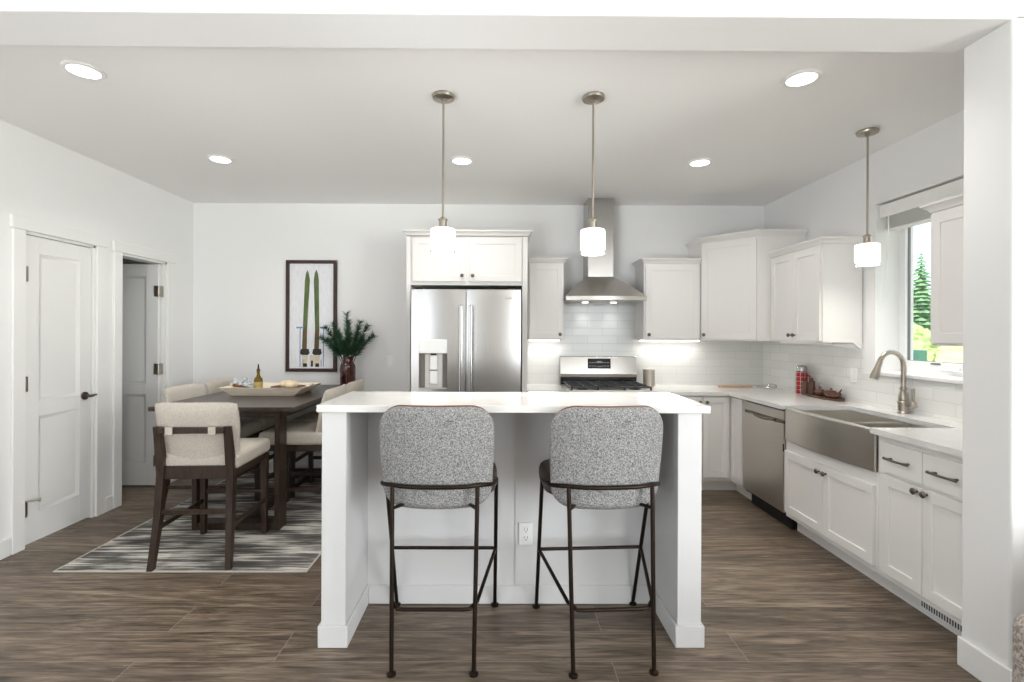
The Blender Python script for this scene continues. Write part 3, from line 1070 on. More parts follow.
# sink base
SY0, SY1 = 2.700, 3.566
t = thing('sink_base_cabinet', 'white two-door base cabinet below the apron sink', 'cabinet', (2.4, 3.12, 0))
T = face_left(BX, SY1, 0)
ws = SY1 - SY0
b = MB(T)
b.box(0, 0, 0.11, ws, XR - 0.009 - BX, 0.666, 0.0015)
b.box(0, 0.012, 0.6, 0.012, XR - 0.009 - BX, CB)
b.box(ws - 0.012, 0.012, 0.6, ws, XR - 0.009 - BX, CB)
b.build('cabinet_body', M['cabinet'], t)
MB(T).box(0, 0.085, 0, ws, 0.105, 0.1095).build('toe_kick', M['cabinet'], t, smooth=0)
half = (ws - 0.024 - 0.004) / 2
for i in range(2):
    xa = 0.012 + i * (half + 0.004)
    dr = shaker(MB(T), xa, 0.145, xa + half, 0.592).build('door', M['cabinet'], t)
    knob_at(T, xa + half - 0.03 if i == 0 else xa + 0.03, 0.545, 0.02, dr)

# drawer base at the near end
RY0, RY1 = 2.122, 2.698
t = thing('base_cabinet', 'white base cabinet with two drawers and two doors right of the sink', 'cabinet', (2.4, 2.4, 0))
T = face_left(BX, RY1, 0)
wr = RY1 - RY0
base_box(t, T, 0, wr, XR - 0.009 - BX)
half = (wr - 0.050 - 0.004) / 2
for i in range(2):
    xa = 0.039 + i * (half + 0.004)
    dr = MB(T)
    dr.box(xa, -0.02, 0.690, xa + half, 0, 0.850, 0.002)
    dr = dr.build('drawer', M['cabinet'], t)
    pull(T, xa + half / 2, 0.772, 0.15, dr)
    dr = shaker(MB(T), xa, 0.145, xa + half, 0.674).build('door', M['cabinet'], t)
    knob_at(T, xa + half - 0.026 if i == 0 else xa + 0.026, 0.652, 0.02, dr)
# grille in the toe kick
g = MB(T)
g.box(wr - 0.40, 0.078, 0.022, wr - 0.01, 0.086, 0.098, 0.002)
g.mi = 1
for k in range(26):
    xk = wr - 0.385 + k * 0.0142
    g.box(xk, 0.0765, 0.036, xk + 0.006, 0.080, 0.084)
tag(g.build('floor_register', [M['plastic_white'], M['slot']], None, smooth=0), 'white toe kick vent grille under the drawer cabinet by the wall end', 'vent')

# ------------------------------------------------------------------ worktops
CX = 2.062      # front edge on the right run
CY = 4.362      # front edge on the back run
SKX0, SKX1 = 2.02, 2.545
t = thing('countertop', 'white quartz L-shaped worktop along the right wall with sink cutout', 'worktop', (2.4, 3.6, CB + 0.001))
b = MB()
z0, z1 = CB + 0.001, HC
bev = 0.002
b.box(CX, SY1 - 0.012, z0, XR - 0.009, CY, z1)
b.box(1.400, CY, z0, XR - 0.009, YB - 0.009, z1)
b.box(CX, HY1 + 0.002, z0, XR - 0.009, SY0 + 0.005, z1)
b.box(SKX1, SY0 + 0.005, z0, XR - 0.009, SY1 - 0.012, z1)
b.build('worktop', M['quartz'], t, smooth=0)
tag(MB().box(0.264, CY, z0, 0.627, YB - 0.009, z1, 0.002).build('countertop', M['quartz']),
    'short white quartz worktop between fridge and range', 'worktop')

# ------------------------------------------------------------------ apron sink and tap
t = thing('apron_sink', 'stainless steel double bowl farmhouse sink with bowed apron front', 'sink', (2.3, 3.12, 0.64))
ay0, ay1 = SY0 + 0.006, SY1 - 0.013
ap = MB()
n = 20
rings = []
for k in range(n + 1):
    u = k / n
    y = ay0 + (ay1 - ay0) * u
    bow = 0.030 * (1 - (2 * u - 1) ** 2)
    xf = 2.090 - bow
    rings.append([(xf + 0.004, y, 0.668), (xf, y, 0.674), (xf, y, 0.898), (xf + 0.006, y, 0.9045), (2.105, y, 0.9045), (2.105, y, 0.668)])
ap.loft(rings)
ap.build('apron_front', M['sink'], t)
bw = MB()
wx0, wx1 = 2.107, SKX1 + 0.012
ym = 3.04
zb = 0.69
zt = 0.883
for (ya, yb) in ((SY0 + 0.022, ym - 0.008), (ym + 0.008, SY1 - 0.014)):
    o_ = [(wx0, ya), (wx1, ya), (wx1, yb), (wx0, yb)]
    r_in = 0.012
    i_ = [(wx0 + r_in, ya + r_in), (wx1 - r_in, ya + r_in), (wx1 - r_in, yb - r_in), (wx0 + r_in, yb - r_in)]
    bt = [(x + (0.02 if x < 2.3 else -0.02), y + (0.02 if y < (ya + yb) / 2 else -0.02)) for x, y in i_]
    bw.loft([[(x, y, zt) for x, y in i_], [(x, y, zb + 0.02) for x, y in i_], [(x, y, zb) for x, y in bt]], cap=False)
    bw.face([(x, y, zb) for x, y in bt])
    bw.loft([[(x, y, zb - 0.01) for x, y in o_], [(x, y, zt) for x, y in o_], [(x, y, zt) for x, y in i_]], cap=False)
    bw.face([(x, y, zb - 0.01) for x, y in o_])
bw.box(wx0, ym - 0.008, 0.72, wx1, ym + 0.008, zt - 0.02, 0.003)
bw.box(wx0 - 0.003, SY0 + 0.022, 0.70, wx0 + 0.006, SY1 - 0.014, 0.904)
bw.build('bowls', M['sink'], t)
for yc in ((SY0 + ym) / 2, (ym + SY1) / 2):
    MB().lathe([(0.045, 0.0), (0.045, 0.004), (0.03, 0.004), (0.028, 0.001)], (2.34, yc, zb + 0.0005), 20).build('drain', M['chrome'], t)

t = thing('kitchen_faucet', 'brushed nickel gooseneck tap with side lever behind the sink', 'faucet', (2.665, 3.205, HC))
fx, fy = 2.665, 3.205
b = MB()
b.lathe([(0.034, 0), (0.034, 0.008), (0.030, 0.012), (0.030, 0.062), (0.034, 0.066), (0.034, 0.076), (0.027, 0.082), (0.029, 0.098), (0.024, 0.132),
         (0.018, 0.152), (0.022, 0.155), (0.022, 0.166), (0.017, 0.170)], (fx, fy, HC + 0.0005), 24)
b.build('body', M['nickel'], t)
b = MB()
pts = [(fx, fy, HC + 0.15), (fx, fy, HC + 0.305)]
R = 0.080
for k in range(1, 13):
    a = PI * k / 12.9
    pts.append((fx - R + R * math.cos(a), fy, HC + 0.315 + R * 1.1 * math.sin(a)))
b.tube(pts, 0.0155, 14)
b.build('gooseneck', M['nickel'], t)
b = MB()
e0 = Vector(pts[-1]); e1 = e0 + (Vector(pts[-1]) - Vector(pts[-2])).normalized() * 0.115
e1.x -= 0.006
b.tube([e0 - (e1 - e0) * 0.05, e0 + (e1 - e0) * 0.3, e0 + (e1 - e0) * 0.75, e1], 0.015, 14, radii=[0.0165, 0.0185, 0.026, 0.025])
b.build('spray_head', M['nickel'], t)
b = MB()
b.cyl((fx, fy - 0.02, HC + 0.062), (fx, fy - 0.072, HC + 0.062), 0.015, 0.013, 14)
b.ball((fx, fy - 0.078, HC + 0.064), 0.022, 2)
b.tube([(fx, fy - 0.076, HC + 0.07), (fx, fy - 0.076, HC + 0.10), (fx, fy - 0.074, HC + 0.168)], 0.008, 10, radii=[0.008, 0.0085, 0.011])
b.build('lever', M['nickel'], t)

# ------------------------------------------------------------------ refrigerator
FX0, FX1 = -0.734, 0.189
FF = 4.115
t = thing('refrigerator', 'stainless steel french door fridge with water dispenser in left door', 'refrigerator', (-0.27, 4.5, 0))
MB().box(FX0 + 0.004, FF + 0.065, 0.03, FX1 - 0.004, 4.98, 1.785, 0.004).build('body', M['rubber'], t)
xm = (FX0 + FX1) / 2
dz0, dz1 = 0.72, 1.80
# left door with the dispenser opening
ox0, ox1, oz0, oz1 = -0.668, -0.428, 0.962, 1.27


def bowed(mb, xa, xb, za, zb, xc, hw, sag=0.012, n=10):
    """door slab whose front is a shallow arc about xc"""
    def yf(x):
        return FF + sag * ((x - xc) / hw) ** 2
    rings = []
    for k in range(n + 1):
        x = xa + (xb - xa) * k / n
        rings.append([(x, yf(x), za), (x, FF + 0.06, za), (x, FF + 0.06, zb), (x, yf(x), zb)])
    mb.loft(rings)


d = MB()
lxc, lhw = (FX0 + xm) / 2, (xm - FX0) / 2
for (xa, za, xb, zb_) in ((FX0, dz0, ox0, dz1), (ox1, dz0, xm - 0.003, dz1), (ox0, dz0, ox1, oz0), (ox0, oz1, ox1, dz1)):
    bowed(d, xa, xb, za, zb_, lxc, lhw)
ld = d.build('door', M['steel'], t, smooth=25)
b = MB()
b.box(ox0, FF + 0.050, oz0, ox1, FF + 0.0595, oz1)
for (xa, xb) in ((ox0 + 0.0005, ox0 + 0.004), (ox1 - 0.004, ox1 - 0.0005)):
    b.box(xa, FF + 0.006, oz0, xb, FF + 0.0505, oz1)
b.build('shaded_dispenser_liner', M['recess_shade'], ld, smooth=0)
d = MB()
bowed(d, xm + 0.003, FX1, dz0, dz1, (xm + FX1) / 2, (FX1 - xm) / 2, n=16)
rd = d.build('door', M['steel'], t, smooth=25)
MB().box(0.055, FF + 0.002, 1.722, 0.115, FF + 0.010, 1.733).build('badge', M['chrome'], rd, smooth=0)
d = MB()
d.box(FX0, FF, 0.06, FX1, FF + 0.06, 0.705, 0.006, 2)
fz = d.build('freezer_drawer', M['steel'], t)
b = MB()
b.tube([(FX0 + 0.08, FF - 0.05, 0.63), (FX1 - 0.08, FF - 0.05, 0.63)], 0.013, 12)
for xx in (FX0 + 0.12, FX1 - 0.12):
    b.cyl((xx, FF, 0.63), (xx, FF - 0.05, 0.63), 0.009, seg=10)
b.build('handle', M['chrome'], fz)
for (xx, par) in ((xm - 0.040, ld), (xm + 0.040, rd)):
    b = MB()
    b.box(xx - 0.014, FF - 0.062, 0.80, xx + 0.014, FF - 0.042, 1.665, 0.008, 2)
    for zz in (0.86, 1.60):
        b.cyl((xx, FF + 0.0, zz), (xx, FF - 0.045, zz), 0.011, seg=10)
    b.build('handle', M['chrome'], par)
dp = MB()
dp.box(ox0 + 0.002, FF - 0.004, 1.262, ox1 - 0.002, FF + 0.05, 1.380, 0.004)
disp = dp.build('dispenser_panel', M['plastic_white'], ld)
b = MB()
b.box(ox0 + 0.045, FF + 0.035, oz0 + 0.003, ox1 - 0.045, FF + 0.056, oz1 - 0.012, 0.006)
b.build('dispenser_plate', M['plate_grey'], ld)
b = MB()
b.box(ox0 + 0.09, FF + 0.016, oz0 + 0.04, ox1 - 0.085, FF + 0.040, oz1 - 0.025, 0.006)
b.build('paddle', M['plastic_white'], ld)
b = MB()
b.box(ox0 + 0.098, FF + 0.012, 1.245, ox1 - 0.095, FF + 0.045, 1.264)
b.build('nozzle', M['rubber'], ld)
MB().box(ox0 + 0.09, FF + 0.010, oz0 + 0.155, ox1 - 0.085, FF + 0.02, oz0 + 0.162).build('paddle_seam', M['rubber'], ld, smooth=0)
MB().box(ox0 + 0.003, FF + 0.002, oz0 + 0.001, ox1 - 0.003, FF + 0.054, oz0 + 0.010).build('drip_tray', M['steel_dark'], ld, smooth=0)
for xx in (FX0 + 0.06, FX1 - 0.06):
    MB().box(xx - 0.03, FF + 0.02, 1.80, xx + 0.03, FF + 0.14, 1.815, 0.004).build('hinge_cover', M['rubber'], t)
for xx in (FX0 + 0.08, FX1 - 0.08):
    for yy in (4.25, 4.9):
        MB().cyl((xx, yy, 0.0), (xx, yy, 0.035), 0.02, seg=12).build('foot', M['rubber'], t)

# ------------------------------------------------------------------ range and hood
GX0, GX1 = 0.632, 1.394
GF = 4.335
t = thing('gas_range', 'stainless steel gas range with black grates and rear control panel', 'range', (1.01, 4.65, 0))
MB().box(GX0, GF + 0.03, 0.03, GX1, YB - 0.03, 0.905).build('body', M['steel_dark'], t, smooth=0)
b = MB()
b.box(GX0 - 0.001, GF, 0.885, GX1 + 0.001, 4.93, 0.922, 0.004)
ct = b.build('cooktop', M['steel_dark'], t)
b = MB()
b.box(GX0 + 0.02, GF + 0.03, 0.920, GX1 - 0.02, 4.92, 0.926)
b.build('burner_pan', M['steel_dark'], t, smooth=0)
d = MB(); d.box(GX0 + 0.005, GF - 0.01, 0.24, GX1 - 0.005, GF + 0.03, 0.78, 0.005)
od = d.build('oven_door', M['steel_dark'], t)
MB().box(GX0 + 0.1, GF - 0.013, 0.36, GX1 - 0.1, GF - 0.008, 0.66).build('oven_window', M['black'], od, smooth=0)
b = MB(); b.tube([(GX0 + 0.06, GF - 0.05, 0.735), (GX1 - 0.06, GF - 0.05, 0.735)], 0.012, 12)
for xx in (GX0 + 0.1, GX1 - 0.1):
    b.cyl((xx, GF - 0.01, 0.735), (xx, GF - 0.05, 0.735), 0.008, seg=10)
b.build('handle', M['chrome'], od)
MB().box(GX0 + 0.005, GF, 0.06, GX1 - 0.005, GF + 0.03, 0.225, 0.004).build('drawer', M['steel_dark'], t)
MB().box(GX0 + 0.002, GF - 0.012, 0.795, GX1 - 0.002, GF + 0.03, 0.884, 0.004).build('knob_panel', M['steel_dark'], t)
for k in range(5):
    MB(Matrix.Translation((GX0 + 0.1 + k * 0.14, GF - 0.012, 0.84)) @ Matrix.Rotation(PI / 2, 4, 'X')).lathe(
        [(0.022, 0), (0.022, 0.006), (0.017, 0.01), (0.015, 0.03), (0.004, 0.031)], seg=18).build('knob', M['chrome'], t)
b = MB()
b.loft([[(GX0 - 0.003, 4.945 + dy_, z_), (GX1 + 0.003, 4.945 + dy_, z_), (GX1 + 0.003, YB - 0.012, z_), (GX0 - 0.003, YB - 0.012, z_)]
        for (dy_, z_) in ((0.0, 1.025), (0.022, 1.196), (0.028, 1.202), (0.040, 1.204))])
bg = b.build('backguard', M['steel'], t)
b = MB()
b.box(GX0 - 0.002, 4.938, 0.912, GX1 + 0.002, YB - 0.014, 1.0)
b.build('vent_riser', M['black'], t, smooth=0)
MB().box(GX0 - 0.003, 4.925, 0.998, GX1 + 0.003, YB - 0.012, 1.028, 0.002).build('backguard_trim', M['knob'], t)
b = MB()
def panel(x0_, z0_, x1_, z1_, lift):
    ya_ = 4.945 + 0.022 * (z0_ - 1.025) / 0.171 - lift
    yb2 = 4.945 + 0.022 * (z1_ - 1.025) / 0.171 - lift
    b.loft([[(x0_, ya_, z0_), (x1_, ya_, z0_), (x1_, ya_ + 0.006, z0_), (x0_, ya_ + 0.006, z0_)],
            [(x0_, yb2, z1_), (x1_, yb2, z1_), (x1_, yb2 + 0.006, z1_), (x0_, yb2 + 0.006, z1_)]])


panel(0.907, 1.082, 1.138, 1.182, 0.003)
b.mi = 1
for r_ in range(2):
    for k in range(8):
        if k in (3, 4):
            continue
        panel(0.922 + k * 0.026, 1.104 + r_ * 0.034, 0.936 + k * 0.026, 1.110 + r_ * 0.034, 0.0038)
for k in range(4):
    panel(0.998 + k * 0.013, 1.138, 1.007 + k * 0.013, 1.156, 0.0038)
for k in range(3):
    panel(1.000 + k * 0.016, 1.100, 1.012 + k * 0.016, 1.106, 0.0038)
b.build('control_display', [M['display'], M['digit']], bg, smooth=0)
for gi in range(3):
    x0 = GX0 + 0.025 + gi * 0.239
    x1 = x0 + 0.232
    b = MB()
    y0, y1 = GF + 0.04, 4.905
    zt = 0.960
    for (a, c) in (((x0, y0), (x1, y0)), ((x0, y1), (x1, y1)), ((x0, y0), (x0, y1)), ((x1, y0), (x1, y1))):
        b.box(min(a[0], c[0]) - 0.006, min(a[1], c[1]) - 0.006, zt - 0.014, max(a[0], c[0]) + 0.006, max(a[1], c[1]) + 0.006, zt, 0.002)
    xm_ = (x0 + x1) / 2
    for yy in (y0 + 0.14, (y0 + y1) / 2, y1 - 0.14):
        b.box(x0, yy - 0.005, zt - 0.012, x1, yy + 0.005, zt + 0.004, 0.002)
    b.box(xm_ - 0.005, y0, zt - 0.012, xm_ + 0.005, y1, zt + 0.004, 0.002)
    for (xx, yy) in ((x0, y0), (x1, y0), (x0, y1), (x1, y1)):
        b.box(xx - 0.008, yy - 0.008, 0.9262, xx + 0.008, yy + 0.008, zt - 0.01, 0.002)
    b.build('grate', M['iron'], t)
for (xx, yy) in ((0.77, 4.48), (0.77, 4.78), (1.013, 4.63), (1.255, 4.48), (1.255, 4.78)):
    MB().lathe([(0.05, 0), (0.048, 0.008), (0.035, 0.009), (0.035, 0.018), (0.030, 0.022), (0.003, 0.022)], (xx, yy, 0.9262), 20).build('burner', M['iron'], t)

hxc = 1.005
t = thing('range_hood', 'stainless steel chimney hood on the wall above the range', 'hood', (hxc, 4.75, 1.735))
b = MB()
b.box(0.868, 4.765, 1.985, 1.120, YB - 0.001, ZC - 0.001, 0.003)
b.build('chimney', M['steel'], t)
hb = YB - 0.010
x0, x1, yf = 0.634, 1.388, 4.52
# curved front lip and flared canopy
n = 16
rings = []
for (ins, z) in ((0.0, 1.747), (0.0, 1.752), (0.0, 1.783), (0.006, 1.790)):
    ring = [(x1 - ins, hb, z), (x0 + ins, hb, z)]
    for k in range(n + 1):
        u = k / n
        ring.append((x0 + ins + (x1 - x0 - 2 * ins) * u, yf + ins + 0.055 * (2 * u - 1) ** 2, z))
    rings.append(ring)
for (s_, z) in ((0.06, 1.803), (0.32, 1.862), (0.58, 1.915), (0.80, 1.955), (1.0, 1.986)):
    tx0, tx1, ty = 0.866, 1.122, 4.762
    xa = x0 + 0.006 + (tx0 - x0) * s_
    xb = x1 - 0.006 + (tx1 - x1) * s_
    ring = [(xb, hb, z), (xa, hb, z)]
    for k in range(n + 1):
        u = k / n
        ring.append((xa + (xb - xa) * u, yf + 0.006 + (ty - yf) * s_ + 0.055 * (1 - s_) * (2 * u - 1) ** 2, z))
    rings.append(ring)
can = MB().loft(rings).build('canopy', M['steel_dark'], t)
b = MB()
for k in range(5):
    b.box(hxc - 0.05 + k * 0.022, yf - 0.004, 1.762, hxc - 0.038 + k * 0.022, yf + 0.004, 1.770, 0.002)
b.build('button_row', M['chrome'], t)
for xx in (0.865, 1.15):
    MB().lathe([(0.03, 0), (0.03, 0.004), (0.002, 0.004)], (xx, 4.89, 1.7425), 20).build('hood_lamp', M['led'], t)
    lamp('hood_spot', 'SPOT', (xx - t.location.x, 4.89 - t.location.y, 1.738 - t.location.z), 1.3, (1, 0.96, 0.9), (math.radians(24), 0, 0), parent=t,
         spot_size=math.radians(66), spot_blend=0.6, shadow_soft_size=0.03)

# strip lights under the wall cabinets
for (xa, xb, lab) in ((0.31, 0.61, 'short led strip lit under the narrow wall cabinet beside the fridge'),
                      (1.43, 2.02, 'long led strip lit under the wall cabinets right of the hood')):
    o = MB().box(xa, YB - 0.115, UB - 0.014, xb, YB - 0.085, UB - 0.0005, 0.002).build('under_cabinet_light', M['led_strip'])
    tag(o, lab, 'light')
    L_ = lamp('strip_glow', 'AREA', (0, 0, -0.002), 2.2 * (xb - xa) / 0.5, (1, 0.97, 0.93), (math.radians(-24), 0, 0), parent=o,
              shape='RECTANGLE', size=xb - xa, size_y=0.02)

# ------------------------------------------------------------------ island (raised bar)
t = thing('kitchen_island', 'white island base with open knee space and end panels behind the stools', 'island', (0.065, 2.5, 0))
IY0, IY1, IYB = 2.235, 2.595, 2.725
IT = 1.069
MB().box(-0.690, IYB - 0.125, 0, 0.822, IYB, IT, 0.001).build('back_panel', M['island'], t)
MB().box(-0.802, IY0, 0, -0.691, IYB, IT, 0.002).build('end_panel', M['island'], t)
MB().box(0.823, IY0, 0, 0.932, IYB, IT, 0.002).build('end_panel', M['island'], t)
b = MB()
b.box(-0.678, IY1 - 0.008, 0, 0.811, IY1 + 0.004, 0.098, 0.003)
b.build('baseboard', M['island'], t)
for (xa, xb) in ((-0.802, -0.691), (0.823, 0.932)):
    b = MB()
    b.box(xa - 0.012, IY0 - 0.012, 0, xb + 0.012, IY0 - 0.0005, 0.10, 0.003)
    b.box(xa - 0.012, IY0 - 0.001, 0, xa - 0.0005, IYB, 0.10, 0.003)
    b.box(xb + 0.0005, IY0 - 0.001, 0, xb + 0.012, IY1 + (0.0 if True else 0), 0.10, 0.003)
    b.build('baseboard', M['island'], t)
b = MB()
b.box(0.094, IY1 - 0.0025, 0.098, 0.1, IY1 + 0.006, IT)
b.build('panel_seam', M['island'], t, smooth=0)
tag(MB().box(-0.818, 2.208, IT + 0.001, 0.962, 2.735, IT + 0.034, 0.003, 2).build('island_countertop', M['quartz']),
    'white quartz island top in front of the two stools', 'worktop')


def outlet(name, T, label, cat, kind):
    t = thing(name, label, cat, tuple(T.translation))
    b = MB(T)
    b.box(-0.036, -0.006, -0.058, 0.036, 0.0, 0.058, 0.004, 2)
    b.build('cover_plate', M['plastic_white'], t)
    if kind == 'outlet':
        b = MB(T)
        for z in (-0.021, 0.021):
            b.box(-0.016, -0.0085, z - 0.015, 0.016, -0.005, z + 0.015, 0.003)
        rc = b.build('receptacle', M['plastic_white'], t)
        b = MB(T)
        for z in (-0.021, 0.021):
            b.box(-0.009, -0.0092, z - 0.002, -0.0065, -0.008, z + 0.009)
            b.box(0.0065, -0.0092, z - 0.002, 0.009, -0.008, z + 0.009)
            b.cyl((0, -0.0092, z - 0.009), (0, -0.008, z - 0.009), 0.003, seg=8)
        b.build('slots', M['slot'], rc, smooth=0)
    else:
        b = MB(T)
        b.box(-0.017, -0.010, -0.034, 0.017, -0.005, 0.034, 0.003)
        b.build('rocker', M['plastic_white'], t)
    return t


outlet('wall_outlet', Matrix.Translation((0.150, IY1 - 0.0005, 0.37)), 'white outlet low on the island knee wall between the stools', 'outlet', 'outlet')
outlet('light_switch', Matrix.Translation((-1.105, YB - 0.0005, 1.14)), 'white rocker switch on the wall left of the fridge', 'switch', 'switch')
outlet('light_switch', face_left(XR - 0.0085, 3.73, 1.125), 'white switch on the tiled wall left of the sink window', 'switch', 'switch')


# ------------------------------------------------------------------ bar stools
def make_stool():
    t = thing('bar_stool', 'left bar stool with grey tweed back, standing square to the island', 'stool', (0, 0, 0), 'tweed bar stools at the island')
    zr, zf = 0.768, 0.735
    r = 0.0095
    # rear and front legs
    for s in (-1, 1):
        b = MB()
        b.tube([(s * 0.172, -0.262, 0.008), (s * 0.183, -0.206, zr)], r, 12)
        b.lathe([(0.020, 0), (0.020, 0.008), (0.010, 0.014), (0.004, 0.014)], (s * 0.172, -0.262, 0.0), 16)
        b.tube([(s * 0.179, -0.218, 0.68), (s * 0.150, -0.16, 0.675), (s * 0.120, -0.06, 0.690)], 0.008, 8)
        b.build('leg', M['bronze'], t)
    for s in (-1, 1):
        b = MB()
        b.tube([(s * 0.257, 0.262, 0.008), (s * 0.263, 0.03, zf)], r, 12)
        b.lathe([(0.020, 0), (0.020, 0.008), (0.010, 0.014), (0.004, 0.014)], (s * 0.257, 0.262, 0.0), 16)
        b.build('leg', M['bronze'], t)
    # hoop around the back
    pts = []
    n = 28
    for k in range(n + 1):
        a = PI * k / n
        c, s_ = math.cos(a), math.sin(a)
        x = 0.263 * (abs(c) ** 0.72) * (1 if c > 0 else -1)
        y = 0.03 - 0.245 * (s_ ** 0.62 if s_ > 0 else 0)
        z = zf + (zr - zf) * min(1.0, s_ * 1.3)
        pts.append((x, y, z))
    MB().tube(pts, r, 12).build('back_hoop', M['bronze'], t)
    # footrest loop
    fz, rz_ = 0.350, 0.268

    def leg_f(s, z):
        u = (z - 0.008) / (zf - 0.008)
        return (s * (0.257 + 0.006 * u), 0.262 - 0.232 * u, z)

    def leg_r(s, z):
        u = (z - 0.008) / (zr - 0.008)
        return (s * (0.172 + 0.011 * u), -0.262 + 0.056 * u, z)
    pl, pr = Vector(leg_f(-1, fz)), Vector(leg_f(1, fz))
    ql, qr = Vector(leg_r(-1, rz_)), Vector(leg_r(1, rz_))
    il, ir = ql + Vector((0.012, 0.0, 0.0)), qr - Vector((0.012, 0.0, 0.0))
    loop = [pl, pl.lerp(ql, 0.5), pl.lerp(ql, 0.9), il + Vector((0.012, -0.004, -0.002)), il + Vector((0.04, -0.004, -0.004)),
            ir + Vector((-0.04, -0.004, -0.004)), ir + Vector((-0.012, -0.004, -0.002)), pr.lerp(qr, 0.9), pr.lerp(qr, 0.5), pr]
    b = MB()
    b.tube(loop, 0.0085, 10)
    b.tube([pl, pr], 0.0085, 10)
    b.build('footrest', M['bronze'], t)
    # seat cushion
    b = MB()
    def plan(k, z):
        ring = []
        for q in range(48):
            a = 2 * PI * q / 48
            c, s_ = math.cos(a), math.sin(a)
            e_ = 0.42 if s_ > 0 else 0.62
            ring.append((0.266 * k * math.copysign(abs(c) ** e_, c), 0.04 + (0.205 if s_ > 0 else 0.165) * k * math.copysign(abs(s_) ** e_, s_), z))
        return ring
    b.loft([plan(0.90, 0.688), plan(0.965, 0.696), plan(0.99, 0.715), plan(1.0, 0.735), plan(0.995, 0.758), plan(0.975, 0.775), plan(0.93, 0.785), plan(0.75, 0.789)])
    b.build('seat', M['seat_leather'], t)

    # back shell: outer tweed skin, inner leather skin
    def outline(u):
        """outline of the back in its own (half width, height) plane, u in 0..1 around"""
        return u
    def shell(off_y, hw_top, hw_bot, z0, z1, thick, rtop, rbot, nx=22, nz=22):
        rings = []
        for j in range(nz + 1):
            v = j / nz
            # denser near both ends so that the corners round
            v = 0.5 - 0.5 * math.cos(PI * v)
            z = z0 + (z1 - z0) * v
            hw = hw_bot + (hw_top - hw_bot) * min(1.0, v * 1.7) ** 0.8
            dz = z1 - z
            if dz < rtop:
                hw -= rtop - math.sqrt(max(0, rtop ** 2 - (rtop - dz) ** 2))
            dz = z - z0
            if dz < rbot:
                hw -= rbot - math.sqrt(max(0, rbot ** 2 - (rbot - dz) ** 2))
            hw = max(hw, 0.02)
            lean = -0.065 * v
            front, back = [], []
            for i in range(nx + 1):
                u = -1 + 2 * i / nx
                u = math.sin(u * PI / 2)
                x = hw * u
                curve = 0.070 * (x / 0.262) ** 2
                edge = (1 - abs(u) ** 6)
                th = thick * (0.25 + 0.75 * edge ** 0.5) * (0.35 + 0.65 * min(1, (z1 - z) / 0.02, (z - z0) / 0.02 + 0.01))
                back.append((x, off_y + curve + lean - th / 2, z))
                front.append((x, off_y + curve + lean + th / 2, z))
            rings.append(back + front[::-1])
        return rings
    b = MB()
    b.loft(shell(-0.155, 0.254, 0.238, 0.657, 1.112, 0.052, 0.105, 0.085))
    back = b.build('backrest', M['tweed'], t, smooth=60)
    b = MB()
    b.loft(shell(-0.133, 0.244, 0.230, 0.70, 1.112, 0.030, 0.100, 0.070))
    b.build('inner_lining', M['leather'], back, smooth=60)
    # piping along the upper edge
    pts = []
    for k in range(31):
        a = PI * k / 30
        c, s_ = math.cos(a), math.sin(a)
        x = 0.247 * (abs(c) ** 0.35) * (1 if c > 0 else -1)
        dzz = abs(x)
        z = 1.115 if abs(x) < 0.145 else 1.115 - (0.105 - math.sqrt(max(0, 0.105 ** 2 - (abs(x) - 0.145) ** 2)))
        pts.append((x, -0.142 + 0.070 * (x / 0.262) ** 2 - 0.065, z - 0.001))
    b = MB()
    b.tube(pts, 0.0032, 8)
    b.build('piping', M['piping'], back)
    return t


st = make_stool()
st.location = (-0.270, 2.313, 0.0)
st2 = copy_tree(st)
st2.location = (0.475, 2.313, 0.0)
st2.rotation_euler = (0, 0, math.radians(3.2))
st2['label'] = 'right bar stool with grey tweed back, turned slightly so its brown seat shows'

# ------------------------------------------------------------------ rug, table, chairs
RZ = 0.009
t = thing('area_rug', 'grey and cream distressed striped rug under the dining table', 'rug', (-1.887, 3.935, 0))
MB().box(-2.628, 2.932, 0.0003, -1.146, 4.935, RZ - 0.0005, 0.002).build('pile', M['rug'], t)
b = MB()
for (xa, ya, xb, yb) in ((-2.640, 2.922, -1.134, 2.936), (-2.640, 4.931, -1.134, 4.945), (-2.640, 2.934, -2.626, 4.933), (-1.148, 2.934, -1.134, 4.933)):
    b.box(xa, ya, 0.0003, xb, yb, RZ, 0.003)
b.build('binding', M['rug_edge'], t)

TX0, TX1, TY0, TY1, TZ = -2.436, -1.424, 3.42, 4.955, 0.910
t = thing('dining_table', 'dark espresso counter-height trestle table below the ski print', 'table', (-1.93, 4.18, RZ))
MB().box(TX0, TY0, TZ - 0.032, TX1, TY1, TZ, 0.004).build('tabletop', M['table_wood'], t)
b = MB()
b.box(TX0 + 0.17, TY0 + 0.12, TZ - 0.09, TX1 - 0.12, TY0 + 0.15, TZ - 0.033)
b.box(TX0 + 0.17, TY1 - 0.15, TZ - 0.09, TX1 - 0.12, TY1 - 0.12, TZ - 0.033)
b.box(TX0 + 0.17, TY0 + 0.15, TZ - 0.09, TX0 + 0.20, TY1 - 0.15, TZ - 0.033)
b.box(TX1 - 0.15, TY0 + 0.15, TZ - 0.09, TX1 - 0.12, TY1 - 0.15, TZ - 0.033)
b.build('apron', M['dark_wood'], t, smooth=0)
for (ya, yb) in ((3.525, 3.645), (4.80, 4.92)):
    for (xa, xb) in ((-2.195, -2.158), (-1.604, -1.567)):
        MB().box(xa, ya, RZ, xb, yb, TZ - 0.0325, 0.003).build('leg', M['dark_wood'], t)
    MB().box(-2.157, ya + 0.004, RZ, -1.605, yb - 0.004, RZ + 0.052, 0.003).build('foot_rail', M['dark_wood'], t)
